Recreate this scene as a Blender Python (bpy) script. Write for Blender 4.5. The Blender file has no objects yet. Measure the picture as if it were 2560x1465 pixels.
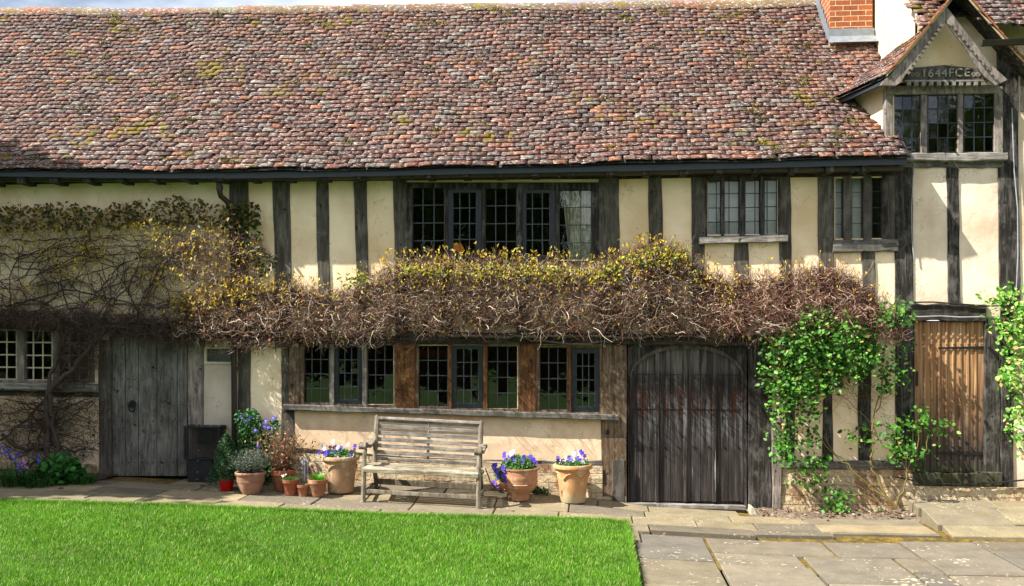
import bpy, math, random
import numpy as np
from mathutils import Vector, Matrix
random.seed(7); R = np.random.default_rng(7)
scene = bpy.context.scene; COL = scene.collection

# ------------------------------------------------------------------ camera, sky, sun
F = 2460.0; TH = math.radians(4.9); CZ = 2.05; CY = -12.0      # focal length in photo pixels, yaw, camera height and distance
cam_d = bpy.data.cameras.new("camera"); cam = bpy.data.objects.new("camera", cam_d); COL.objects.link(cam)
cam.location = (0, CY, CZ); cam.rotation_euler = (math.radians(90), 0, TH)
cam_d.sensor_width = 36; cam_d.lens = F / 2560 * 36; cam_d.shift_y = 114.5 / 2560; cam_d.clip_end = 2000; cam_d.clip_start = .1
scene.camera = cam
SUNV = Vector((-.80, -.34, 1.0)).normalized()
world = bpy.data.worlds.new("World"); scene.world = world; world.use_nodes = True
nt = world.node_tree; nt.nodes.clear()
def N(t, ty, **k):
    n = t.nodes.new(ty)
    for a, b in k.items(): setattr(n, a, b)
    return n
sky = N(nt, 'ShaderNodeTexSky', sky_type='NISHITA', sun_disc=False)
sky.sun_elevation = math.asin(SUNV.z); sky.sun_rotation = math.atan2(SUNV.x, SUNV.y)
tc = N(nt, 'ShaderNodeTexCoord'); mp = N(nt, 'ShaderNodeMapping'); mp.inputs['Scale'].default_value = (1.5, 1.5, 3.2); mp.inputs['Location'].default_value = (.1, 0, .4)
cn = N(nt, 'ShaderNodeTexNoise'); cn.inputs['Scale'].default_value = 2.2; cn.inputs['Detail'].default_value = 8; cn.inputs['Roughness'].default_value = .55
cr = N(nt, 'ShaderNodeValToRGB'); cr.color_ramp.elements[0].position = .40; cr.color_ramp.elements[0].color = (.15, .15, .15, 1); cr.color_ramp.elements[1].position = .58
mx = N(nt, 'ShaderNodeMix', data_type='RGBA'); mx.inputs[7].default_value = (11.5, 11.9, 12.6, 1)
bg = N(nt, 'ShaderNodeBackground'); bg.inputs['Strength'].default_value = .05; wo = N(nt, 'ShaderNodeOutputWorld')
L = nt.links.new
L(tc.outputs['Generated'], mp.inputs['Vector']); L(mp.outputs[0], cn.inputs['Vector']); L(cn.outputs[0], cr.inputs[0])
L(cr.outputs[0], mx.inputs[0]); L(sky.outputs[0], mx.inputs[6]); L(mx.outputs[2], bg.inputs[0]); L(bg.outputs[0], wo.inputs[0])
sd = bpy.data.lights.new("sun", 'SUN'); sd.energy = 5.0; sd.angle = math.radians(.5); sd.color = (1, .94, .84)
so = bpy.data.objects.new("sun", sd); COL.objects.link(so); so.location = (-20, -10, 25); so.rotation_euler = SUNV.to_track_quat('Z', 'Y').to_euler()
scene.view_settings.view_transform = 'Standard'; scene.view_settings.look = 'None'; scene.view_settings.exposure = 1.4; scene.view_settings.gamma = 1
scene.render.resolution_x = 1024; scene.render.resolution_y = 586
scene.cycles.max_bounces = 6; scene.cycles.transparent_max_bounces = 12

# ------------------------------------------------------------------ measuring
def W(px, py, Y=0.0):
    px = np.asarray(px, float); py = np.asarray(py, float)
    u = (px-1280)/F; v = -(py-847)/F
    dx = math.cos(TH)*u-math.sin(TH); dy = math.sin(TH)*u+math.cos(TH); t = (Y-CY)/dy
    return dx*t, CZ+v*t
def W3(px, py, Y=0.0):
    x, z = W(px, py, Y); return np.stack([x, np.zeros_like(x)+Y, z], -1)
def P3(px, py, Y=0.0):
    x, z = W(px, py, Y); return (float(x), float(Y), float(z))
GA = [float(v) for v in W(370, 1193)]; GB = [float(v) for v in W(1860, 1277)]
def g(X, Y=-1.0):
    X = np.asarray(X, float); Y = np.asarray(Y, float)
    b = np.interp(X, [GA[0]-4, GB[0]], [GA[1]+4*.0424, GB[1]])
    k = np.interp(X, [-5.0, -3.9, -.1, .25], [0, .1, .1, 0])
    return b + k*np.clip(.9+Y, 0, .9)
def G(px, py, dz=0.0):
    z = 0.0
    for i in range(25):
        u = (px-1280)/F; v = -(py-847)/F
        dx = math.cos(TH)*u-math.sin(TH); dy = math.sin(TH)*u+math.cos(TH); t = (z-CZ)/v
        z = .5*z+.5*(float(g(dx*t, CY+dy*t))+dz)
    return Vector((dx*t, CY+dy*t, z))
def lin(h):
    c = [int(h[i:i+2], 16)/255 for i in (1, 3, 5)]
    return tuple((x/12.92 if x <= .04045 else ((x+.055)/1.055)**2.4) for x in c)
def L4(h): return (*lin(h), 1)

# ------------------------------------------------------------------ meshes
def setcol(me, cols):
    a = me.color_attributes.new("Col", 'FLOAT_COLOR', 'POINT')
    c = np.ones((len(me.vertices), 4), np.float32); c[:, :3] = cols; a.data.foreach_set('color', c.ravel())
def link(name, me, mat, parent=None):
    o = bpy.data.objects.new(name, me); COL.objects.link(o)
    if mat: me.materials.append(mat)
    if parent: o.parent = parent
    return o
def fast(name, V, Fc, mat, parent=None, cols=None, smooth=False):
    V = np.asarray(V, np.float32).reshape(-1, 3); Fc = np.asarray(Fc, np.int32); k = Fc.shape[1]; n = len(Fc)
    me = bpy.data.meshes.new(name); me.vertices.add(len(V)); me.vertices.foreach_set('co', V.ravel())
    me.loops.add(n*k); me.loops.foreach_set('vertex_index', Fc.ravel()); me.polygons.add(n)
    me.polygons.foreach_set('loop_start', np.arange(0, n*k, k, dtype=np.int32)); me.polygons.foreach_set('loop_total', np.full(n, k, np.int32))
    if smooth: me.polygons.foreach_set('use_smooth', np.ones(n, bool))
    me.update(calc_edges=True)
    if cols is not None: setcol(me, cols)
    return link(name, me, mat, parent)
class MB:
    def __init__(s): s.v = []; s.f = []; s.c = []; s.col = (1, 1, 1)
    def add(s, vs, fs):
        b = len(s.v); s.v += [tuple(map(float, v)) for v in vs]; s.f += [tuple(i+b for i in f) for f in fs]; s.c += [s.col]*len(vs); return s
    def box(s, x0, x1, y0, y1, z0, z1):
        return s.add([(x, y, z) for z in (z0, z1) for y in (y0, y1) for x in (x0, x1)], [(0, 2, 3, 1), (4, 5, 7, 6), (0, 1, 5, 4), (2, 6, 7, 3), (0, 4, 6, 2), (1, 3, 7, 5)])
    def prism(s, poly, y0, y1):                                  # poly: list of (x,z), extruded between depths
        n = len(poly)
        area = sum(poly[i][0]*poly[(i+1) % n][1]-poly[(i+1) % n][0]*poly[i][1] for i in range(n))
        if area < 0: poly = poly[::-1]
        vs = [(x, y0, z) for x, z in poly]+[(x, y1, z) for x, z in poly]
        return s.add(vs, [tuple(range(n)), tuple(range(2*n-1, n-1, -1))]+[(i, i+n, (i+1) % n+n, (i+1) % n) for i in range(n)])
    def pprism(s, pts, y0, y1): return s.prism([tuple(map(float, W(a, b, y0))) for a, b in pts], y0, y1)
    def tube(s, pts, r, k=8, caps=True):
        pts = [Vector(p) for p in pts]; n = len(pts); rr = r if hasattr(r, '__len__') else [r]*n; vs = []; fs = []
        prev = None
        for i, p in enumerate(pts):
            t = (pts[min(i+1, n-1)]-pts[max(i-1, 0)]).normalized()
            a = prev if prev is not None else (Vector((0, 0, 1)) if abs(t.z) < .9 else Vector((1, 0, 0)))
            a = (a-t*a.dot(t)).normalized(); prev = a; b = t.cross(a)
            for j in range(k):
                q = 2*math.pi*j/k; vs.append(p+(a*math.cos(q)+b*math.sin(q))*rr[i])
        for i in range(n-1):
            for j in range(k): fs.append((i*k+j, i*k+(j+1) % k, (i+1)*k+(j+1) % k, (i+1)*k+j))
        if caps: fs += [tuple(range(k-1, -1, -1)), tuple((n-1)*k+j for j in range(k))]
        return s.add(vs, fs)
    def lathe(s, prof, c=(0, 0, 0), k=32):
        vs = []; fs = []; n = len(prof)
        for r, z in prof:
            for j in range(k):
                q = 2*math.pi*j/k; vs.append((c[0]+r*math.cos(q), c[1]+r*math.sin(q), c[2]+z))
        for i in range(n-1):
            for j in range(k): fs.append((i*k+j, i*k+(j+1) % k, (i+1)*k+(j+1) % k, (i+1)*k+j))
        fs.append(tuple(range(k-1, -1, -1)))
        return s.add(vs, fs)
    def disc(s, c, r, nrm, k=8):
        nrm = Vector(nrm).normalized(); a = nrm.orthogonal().normalized(); b = nrm.cross(a); c = Vector(c)
        return s.add([c+(a*math.cos(2*math.pi*j/k)+b*math.sin(2*math.pi*j/k))*r for j in range(k)], [tuple(range(k))])
    def timber(s, q, Y, dep=.1, wob=.007, seg=9, bev=.009, world=False):
        # q: four corners TL,TR,BR,BL in photo pixels on plane Y; runs along its longer side, edges a little crooked
        p = [Vector((a, b)) for a, b in q] if world else [Vector(tuple(map(float, W(a, b, Y)))) for a, b in q]
        vert = (p[0]-p[3]).length > (p[0]-p[1]).length
        A, B, C_, D = (p[3], p[2], p[1], p[0]) if vert else (p[0], p[3], p[2], p[1])     # A-D one edge, B-C other edge
        vs = []; fs = []
        o1 = o2 = 0
        for i in range(seg+1):
            t = i/seg; o1 = .6*o1+random.uniform(-wob, wob); o2 = .6*o2+random.uniform(-wob, wob)
            e0 = A.lerp(D, t); e1 = B.lerp(C_, t); d = (e1-e0).normalized(); e0 = e0+d*o1; e1 = e1+d*o2
            yf = Y+random.uniform(-1, 1)*wob*.3
            for e, y in ((e0, Y+dep), (e0, yf+bev), (e0+d*bev, yf), (e1-d*bev, yf), (e1, yf+bev), (e1, Y+dep)): vs.append((e.x, y, e.y))
        for i in range(seg):
            for j in range(6): fs.append((i*6+j, i*6+(j+1) % 6, (i+1)*6+(j+1) % 6, (i+1)*6+j))
        fs += [tuple(range(5, -1, -1)), tuple(seg*6+j for j in range(6))]
        return s.add(vs, fs)
    def build(s, name, mat, parent=None, smooth=False, colors=False, bevel=0):
        me = bpy.data.meshes.new(name); me.from_pydata(s.v, [], s.f)
        if smooth:
            me.polygons.foreach_set('use_smooth', [True]*len(me.polygons))
            me.set_sharp_from_angle(angle=math.radians(40))
        me.update()
        if colors: setcol(me, np.array(s.c))
        o = link(name, me, mat, parent)
        if bevel:
            m = o.modifiers.new('bevel', 'BEVEL'); m.width = bevel; m.segments = 2; m.limit_method = 'ANGLE'
        return o
def tag(o, label=None, cat=None, group=None, kind=None):
    if label: o['label'] = label
    if cat: o['category'] = cat
    if group: o['group'] = group
    if kind: o['kind'] = kind
    return o
def thing(name, loc, label, cat, group=None):
    o = bpy.data.objects.new(name, None); COL.objects.link(o); o.location = loc; o.empty_display_size = .1
    return tag(o, label, cat, group)
def keep(root):                                                   # parts are modelled in world coordinates: cancel the base offset
    for c in root.children: c.location = Vector(c.location)-Vector(root.location)
    return root

# ------------------------------------------------------------------ materials
def newmat(name):
    m = bpy.data.materials.new(name); m.use_nodes = True; t = m.node_tree; b = t.nodes['Principled BSDF']; return m, t, b
def coords(t, scale=(1, 1, 1), loc=(0, 0, 0), rot=(0, 0, 0)):
    c = N(t, 'ShaderNodeTexCoord'); m = N(t, 'ShaderNodeMapping'); m.inputs['Scale'].default_value = scale; m.inputs['Location'].default_value = loc; m.inputs['Rotation'].default_value = rot
    t.links.new(c.outputs['Object'], m.inputs[0]); return m.outputs[0]
def noise(t, vec, sc=1.0, det=6, rough=.6, dist=0):
    n = N(t, 'ShaderNodeTexNoise'); n.inputs['Scale'].default_value = sc; n.inputs['Detail'].default_value = det; n.inputs['Roughness'].default_value = rough; n.inputs['Distortion'].default_value = dist
    t.links.new(vec, n.inputs['Vector']); return n.outputs['Fac']
def ramp(t, fac, stops):
    r = N(t, 'ShaderNodeValToRGB'); e = r.color_ramp.elements
    while len(e) < len(stops): e.new(.5)
    for i, (p, c) in enumerate(stops):
        e[i].position = p; e[i].color = c if hasattr(c, '__len__') else (c, c, c, 1)
    t.links.new(fac, r.inputs[0]); return r.outputs[0]
def mix(t, fac, a, b, mode='MIX'):
    m = N(t, 'ShaderNodeMix', data_type='RGBA', blend_type=mode)
    for i, v in ((0, fac), (6, a), (7, b)):
        if isinstance(v, (int, float, tuple)): m.inputs[i].default_value = v
        else: t.links.new(v, m.inputs[i])
    return m.outputs[2]
def math_(t, op, a, b=0.0, c=0.0):
    m = N(t, 'ShaderNodeMath', operation=op)
    for i, v in enumerate((a, b, c)):
        if isinstance(v, (int, float)): m.inputs[i].default_value = v
        else: t.links.new(v, m.inputs[i])
    return m.outputs[0]
def bump(t, b, h, st=.5, dist=.01):
    n = N(t, 'ShaderNodeBump'); n.inputs['Strength'].default_value = st; n.inputs['Distance'].default_value = dist
    t.links.new(h, n.inputs['Height']); t.links.new(n.outputs[0], b.inputs['Normal'])
def sepz(t, i=2):
    c = N(t, 'ShaderNodeTexCoord'); s = N(t, 'ShaderNodeSeparateXYZ'); t.links.new(c.outputs['Object'], s.inputs[0]); return s.outputs[i]
def wood(name, dark, mid, pale, axis='z', rough=.85, streak=.5, green=None):
    m, t, b = newmat(name); sc = {'z': (34, 34, 3.2), 'x': (3.2, 34, 34)}[axis]; fs = {'z': (130, 130, 4), 'x': (4, 130, 130)}[axis]
    a = noise(t, coords(t, sc), 1, 9, .65, .4); big = noise(t, coords(t, (2.3, 2.3, 1.6)), 1, 4, .5); fi = noise(t, coords(t, fs), 1, 3, .5)
    col = ramp(t, a, [(.28, L4(dark)), (.5, L4(mid)), (.72, L4(pale))])
    col = mix(t, ramp(t, big, [(.42, 0.), (.62, .55)]), col, L4(dark)); col = mix(t, ramp(t, noise(t, coords(t, (9, 9, 5), (2, 6, 1)), 1, 6, .7), [(.5, 0.), (.66, .6)]), col, L4(pale)); col = mix(t, ramp(t, noise(t, coords(t, (11, 11, 11), (6, 2, 1)), 1, 2, .5), [(.27, .85), (.33, 0.)]), col, L4('#14110e'))
    crack = ramp(t, fi, [(.30, 0.), (.40, 1.)]); col = mix(t, .45, col, crack, 'MULTIPLY')
    col = mix(t, ramp(t, noise(t, coords(t, sc, (5, 3, 1)), 1.7, 6, .7), [(.60, 0.), (.74, streak)]), col, L4(pale))
    if green:
        z = sepz(t); zr = math_(t, 'ADD', z, math_(t, 'MULTIPLY', big, .5)); col = mix(t, ramp(t, math_(t, 'MULTIPLY', zr, .5), [(.25, .9), (.42, 0.)]), col, L4(green))
    t.links.new(col, b.inputs['Base Color']); b.inputs['Roughness'].default_value = rough; b.inputs['Specular IOR Level'].default_value = .25
    h = math_(t, 'ADD', a, math_(t, 'MULTIPLY', crack, .5)); bump(t, b, h, .8, .006); return m
def plaster(name, base, dirt, chev=False, stain=.5, specks=.5):
    m, t, b = newmat(name); v = coords(t)
    col = ramp(t, noise(t, v, 1.3, 6, .55), [(.35, L4(dirt)), (.6, L4(base))])
    col = mix(t, ramp(t, noise(t, coords(t, (5, 5, 1.2)), 1, 5, .6), [(.52, 0.), (.75, stain)]), col, L4(dirt))
    sp = ramp(t, noise(t, coords(t, (1, 1, 1), (3, 1, 2)), 34, 3, .6), [(.27, 0.), (.335, 1.)])
    msk = ramp(t, noise(t, coords(t, (1, 1, 1), (8, 1, 2)), 2.0, 3, .5), [(.45, 0.), (.6, specks)])
    col = mix(t, msk, col, mix(t, 1.0, col, mix(t, sp, L4('#4b4434'), (1, 1, 1, 1)), 'MULTIPLY'))
    vo = N(t, 'ShaderNodeTexVoronoi', feature='DISTANCE_TO_EDGE'); vo.inputs['Scale'].default_value = .9
    wv = N(t, 'ShaderNodeVectorMath', operation='ADD'); nz = N(t, 'ShaderNodeTexNoise'); nz.inputs['Scale'].default_value = 5; t.links.new(v, nz.inputs[0])
    t.links.new(v, wv.inputs[0]); t.links.new(nz.outputs['Color'], wv.inputs[1]); t.links.new(wv.outputs[0], vo.inputs['Vector'])
    ck = ramp(t, vo.outputs['Distance'], [(.0, .42), (.006, 1.)]); col = mix(t, .7, col, ck, 'MULTIPLY')
    h = math_(t, 'ADD', noise(t, v, 9, 8, .6), math_(t, 'MULTIPLY', noise(t, v, 1.6, 3, .5), 2.0))
    if chev:
        x = sepz(t, 0); z = sepz(t, 2); pp = math_(t, 'PINGPONG', z, .085)
        xx = math_(t, 'ADD', math_(t, 'ADD', x, pp), math_(t, 'MULTIPLY', noise(t, v, 3, 3), .05))
        s = math_(t, 'SINE', math_(t, 'MULTIPLY', xx, 2*math.pi/.022)); line = ramp(t, s, [(0., 0.), (.35, 1.)])
        brk = ramp(t, noise(t, coords(t, (1, 1, 1), (1, 7, 2)), 5, 4), [(.35, .12), (.6, .5)])
        col = mix(t, brk, col, mix(t, 1.0, col, mix(t, line, L4('#8d7a5c'), (1, 1, 1, 1)), 'MULTIPLY'))
        h = math_(t, 'ADD', h, math_(t, 'MULTIPLY', line, .35))
    t.links.new(col, b.inputs['Base Color']); b.inputs['Roughness'].default_value = .9; b.inputs['Specular IOR Level'].default_value = .2
    bump(t, b, h, .55, .012); return m
def plain(name, hx, rough=.5, metal=0., var=.25, bs=.3, sc=14):
    m, t, b = newmat(name); c = lin(hx); v = coords(t)
    col = ramp(t, noise(t, v, sc, 6, .6), [(.3, (c[0]*(1-var), c[1]*(1-var), c[2]*(1-var), 1)), (.7, (min(1, c[0]*(1+var)), min(1, c[1]*(1+var)), min(1, c[2]*(1+var)), 1))])
    t.links.new(col, b.inputs['Base Color']); b.inputs['Roughness'].default_value = rough; b.inputs['Metallic'].default_value = metal
    bump(t, b, noise(t, v, sc*2.5, 5), bs, .004); return m
def attr_mat(name, rough=.8, lich=0., trans=0., spec=.3, bsc=30, dirt=0., moss=0.):
    m, t, b = newmat(name); a = N(t, 'ShaderNodeAttribute', attribute_name='Col'); col = a.outputs['Color']; v = coords(t)
    if dirt: col = mix(t, dirt, col, ramp(t, noise(t, v, bsc*.6, 7, .65), [(.3, .35), (.62, 1.15)]), 'MULTIPLY')
    if lich:
        l = ramp(t, noise(t, coords(t, (.8, 2.4, 2.4)), 24, 8, .7), [(.562, 0.), (.60, lich)]); col = mix(t, l, col, L4('#d8d2ca'))
        l = ramp(t, noise(t, coords(t, (.9, 2, 2), (3, 3, 9)), 6, 6, .7), [(.5, 0.), (.75, .5)]); col = mix(t, l, col, L4('#5f4b48'))
        l = ramp(t, noise(t, coords(t, (1, 1, 1), (9, 2, 3)), 42, 4, .6), [(.60, 0.), (.66, .9)]); col = mix(t, l, col, L4('#2c2622'))
    if moss:
        mm = math_(t, 'MULTIPLY', noise(t, coords(t, (1, 1, 1), (4, 4, 4)), 1.1, 3, .5), noise(t, coords(t, (1, 1, 1), (1, 5, 4)), 7, 5, .6))
        col = mix(t, ramp(t, mm, [(.335, 0.), (.37, moss)]), col, L4('#75661f'))
    t.links.new(col, b.inputs['Base Color']); b.inputs['Roughness'].default_value = rough; b.inputs['Specular IOR Level'].default_value = spec
    if bsc: bump(t, b, noise(t, v, bsc, 5), .35, .005)
    if trans:
        tr = N(t, 'ShaderNodeBsdfTranslucent'); t.links.new(col, tr.inputs[0]); ms = N(t, 'ShaderNodeMixShader'); ms.inputs[0].default_value = trans
        o = t.nodes['Material Output']; t.links.new(b.outputs[0], ms.inputs[1]); t.links.new(tr.outputs[0], ms.inputs[2]); t.links.new(ms.outputs[0], o.inputs[0])
    return m
def glassmat(name, tint=(.95, .97, .94, 1), ior=1.9):
    m, t, b = newmat(name); t.nodes.remove(b); o = t.nodes['Material Output']
    fr = N(t, 'ShaderNodeFresnel'); fr.inputs[0].default_value = ior; tp = N(t, 'ShaderNodeBsdfTransparent'); tp.inputs[0].default_value = tint
    gl = N(t, 'ShaderNodeBsdfGlossy'); gl.inputs['Roughness'].default_value = .015; ms = N(t, 'ShaderNodeMixShader')
    bp = N(t, 'ShaderNodeBump'); bp.inputs['Strength'].default_value = .12; bp.inputs['Distance'].default_value = .01; t.links.new(noise(t, coords(t), 9, 2), bp.inputs['Height']); t.links.new(bp.outputs[0], gl.inputs['Normal'])
    for a, c in ((fr.outputs[0], ms.inputs[0]), (tp.outputs[0], ms.inputs[1]), (gl.outputs[0], ms.inputs[2]), (ms.outputs[0], o.inputs[0])): t.links.new(a, c)
    return m
M = {}
M['oak'] = wood('weathered_oak', '#332f2a', '#504b44', '#746e64', streak=.4)
M['oak_h'] = wood('weathered_oak_rail', '#2e2b27', '#5f5b55', '#8b8780', 'x')
M['oak_dark'] = wood('black_oak', '#16130f', '#2e2a27', '#6c6864', streak=.6)
M['oak_dark_h'] = wood('black_oak_rail', '#16130f', '#2d2924', '#57524a', 'x')
M['oak_brown'] = wood('brown_oak', '#331d0f', '#633f24', '#8f663f', streak=.35)
M['oak_mixed'] = wood('brown_grey_oak', '#33261b', '#6b5641', '#948574', streak=.6)
M['oak_pale'] = wood('silver_oak', '#38332f', '#7d746c', '#a79c92')
M['oak_pale_h'] = wood('silver_oak_rail', '#3d3a35', '#85807a', '#aaa59d', 'x')
M['oak_moss'] = wood('mossy_black_oak', '#171510', '#34312d', '#6c6864', green='#363a12')
M['plank'] = wood('grey_door_plank', '#35322f', '#68655f', '#86837d', streak=.6)
M['cream'] = plaster('cream_limewash', '#f4dfc0', '#d9bd96', stain=.45, specks=.9)
M['pale'] = plaster('pale_limewash', '#ead8c3', '#c6b095', stain=.55, specks=.95)
M['grey_plaster'] = plaster('grey_limewash', '#cdbfae', '#a89a88', stain=.4)
M['render_white'] = plaster('white_render', '#e0d0b4', '#c6b494', stain=.4, specks=.2)
M['parget'] = plaster('combed_plaster', '#f4dabc', '#e2c3a0', chev=True, stain=.25, specks=.15)
M['iron'] = plain('black_iron', '#1a1a1b', .55, .3)
M['casement'] = plain('blue_black_paint', '#1b2027', .4, 0., .3)
M['lead'] = plain('lead_came', '#43484d', .55, .1)
M['lead_sheet'] = plain('lead_sheet', '#7f868e', .45, .3, .2)
M['fascia'] = plain('fascia_paint', '#2b313b', .45, 0, .15, .1)
M['gutter'] = plain('gutter_brown', '#2e2a26', .42, .1, .35)
M['pipe'] = plain('pipe_brown', '#2b1c18', .4, .1, .3)
M['cable'] = plain('grey_cable', '#8d9096', .5)
M['black_cable'] = plain('black_cable', '#141414', .6)
M['glass'] = glassmat('old_glass')
M['glass_clear'] = glassmat('clear_glass', (.99, .99, .98, 1), 1.6)
M['muntin'] = plain('cream_muntin', '#b9b092', .6, 0, .3)
M['tile'] = attr_mat('clay_tile', .85, lich=.9, dirt=.7, moss=.85, bsc=28)
M['leaf'] = attr_mat('leaf', .5, trans=.32, spec=.35, bsc=0)
M['petal'] = attr_mat('petal', .6, trans=.25, bsc=0)
M['twig'] = attr_mat('twig', .75, bsc=0, spec=.35)
M['grass'] = attr_mat('grass_blade', .5, trans=.35, spec=.4, bsc=0)
M['stone'] = attr_mat('paving_stone', .88, dirt=.45, bsc=26, spec=.3)
M['dark_room'] = plain('dark_room', '#4a3422', .9)
def brickmat():
    m, t, b = newmat('orange_brick'); c = N(t, 'ShaderNodeTexCoord'); s = N(t, 'ShaderNodeSeparateXYZ'); t.links.new(c.outputs['Object'], s.inputs[0])
    u = math_(t, 'ADD', s.outputs[0], s.outputs[1]); cb = N(t, 'ShaderNodeCombineXYZ'); t.links.new(u, cb.inputs[0]); t.links.new(s.outputs[2], cb.inputs[1])
    br = N(t, 'ShaderNodeTexBrick'); t.links.new(cb.outputs[0], br.inputs['Vector'])
    for k, v in (('Scale', 1.), ('Mortar Size', .006), ('Brick Width', .2), ('Row Height', .073), ('Mortar Smooth', .3), ('Bias', -.1)): br.inputs[k].default_value = v
    br.inputs['Color1'].default_value = L4('#9c5530'); br.inputs['Color2'].default_value = L4('#74402f'); br.inputs['Mortar'].default_value = L4('#c4ab80')
    col = mix(t, .6, br.outputs[0], ramp(t, noise(t, coords(t), 24, 6, .6), [(.3, .6), (.65, 1.2)]), 'MULTIPLY')
    t.links.new(col, b.inputs['Base Color']); b.inputs['Roughness'].default_value = .9
    bump(t, b, math_(t, 'SUBTRACT', noise(t, coords(t), 40, 4), br.outputs['Fac']), .7, .008); return m
M['brick'] = brickmat()
def plinthmat():
    m, t, b = newmat('worn_stone_plinth'); v = coords(t)
    c = N(t, 'ShaderNodeTexCoord'); s = N(t, 'ShaderNodeSeparateXYZ'); t.links.new(c.outputs['Object'], s.inputs[0]); cb = N(t, 'ShaderNodeCombineXYZ')
    t.links.new(math_(t, 'ADD', s.outputs[0], math_(t, 'MULTIPLY', noise(t, v, 3), .12)), cb.inputs[0]); t.links.new(math_(t, 'ADD', s.outputs[2], math_(t, 'MULTIPLY', noise(t, coords(t, (1, 1, 1), (2, 2, 2)), 4), .06)), cb.inputs[1])
    br = N(t, 'ShaderNodeTexBrick'); t.links.new(cb.outputs[0], br.inputs['Vector'])
    for k, x in (('Scale', 1.), ('Mortar Size', .008), ('Brick Width', .34), ('Row Height', .11), ('Mortar Smooth', .6)): br.inputs[k].default_value = x
    br.inputs['Color1'].default_value = L4('#c0a983'); br.inputs['Color2'].default_value = L4('#ab8d68'); br.inputs['Mortar'].default_value = L4('#85735a')
    col = mix(t, ramp(t, noise(t, v, 2.2, 5, .6), [(.38, 0.), (.48, .9)]), br.outputs[0], L4('#cbb998'))
    col = mix(t, ramp(t, noise(t, coords(t, (1, 1, 1), (5, 5, 5)), 3, 6, .65), [(.55, 0.), (.6, .9)]), col, L4('#8f6a50'))
    col = mix(t, .7, col, ramp(t, noise(t, v, 38, 6, .65), [(.3, .4), (.6, 1.1)]), 'MULTIPLY')
    t.links.new(col, b.inputs['Base Color']); b.inputs['Roughness'].default_value = .95
    bump(t, b, math_(t, 'ADD', noise(t, v, 22, 8, .7), math_(t, 'MULTIPLY', br.outputs['Fac'], -.6)), 1., .03); return m
M['plinth'] = plinthmat()

# ------------------------------------------------------------------ the setting: ground, path, terrace, lawn
def sheet(name, xs, ys, zf, mat, kind='structure'):
    X, Y = np.meshgrid(xs, ys); Z = zf(X, Y); nx, ny = len(xs), len(ys)
    V = np.stack([X, Y, Z], -1).reshape(-1, 3); i = np.arange((nx-1)*(ny-1)); a = (i//(nx-1))*nx+i % (nx-1)
    return tag(fast(name, V, np.stack([a, a+1, a+nx+1, a+nx], -1), mat, smooth=True), kind=kind)
def soilmat(name, c1, c2, c3, sc=30):
    m, t, b = newmat(name); v = coords(t); col = ramp(t, noise(t, v, sc, 8, .7), [(.3, L4(c1)), (.5, L4(c2)), (.7, L4(c3))])
    t.links.new(col, b.inputs['Base Color']); b.inputs['Roughness'].default_value = 1; bump(t, b, noise(t, v, sc*1.5, 8, .7), 1., .03); return m
M['joint'] = soilmat('mossy_joint', '#2c2212', '#5c4a14', '#8a741c', 12)
M['soil'] = soilmat('dry_soil', '#3d3227', '#6f6050', '#948571', 26)
M['turf'] = soilmat('turf', '#20390b', '#335611', '#44691b', 40)
sheet('ground', np.concatenate([[-900, -60, -20], np.linspace(-12, 9, 64), [25, 60, 900]]), np.concatenate([[-900, -60, -20], np.linspace(-8, .6, 30), [8, 60, 900]]), lambda X, Y: g(np.clip(X, -12, 9), Y)-.10, M['turf'])
stone_pal = ['#7c7059', '#716854', '#86795f', '#776e5b', '#80765e', '#6a6254']
grey_pal = ['#6c6559', '#736a5b', '#625d54', '#7a7161', '#6a6357']
def slab(mb, x0, x1, y0, y1, dz, pal, th=.05, gap=.007, skew=0):
    c = lin(random.choice(pal)); k = random.uniform(.88, 1.12); mb.col = tuple(v*k for v in c)
    x0 += gap; x1 -= gap; y0 += gap; y1 -= gap; r = .008; t = random.uniform(-.004, .004)
    nx = max(2, int((x1-x0)/.35)+1); top = []; P = []
    for (ins, z) in ((0, -th), (0, -r), (r, 0)):
        xs = np.linspace(x0+ins, x1-ins, nx); a = [(x, y0+ins+random.uniform(-.003, .003)) for x in xs]+[(x, y1-ins+random.uniform(-.003, .003)) for x in xs[::-1]]
        P += [(x, y, float(g(x, y))+dz+z+t) for x, y in a]
    n = 2*nx; f = [tuple(range(2*n, 3*n))]
    for l in range(2): f += [(l*n+i, l*n+(i+1) % n, (l+1)*n+(i+1) % n, (l+1)*n+i) for i in range(n)]
    mb.add(P, f)
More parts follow.
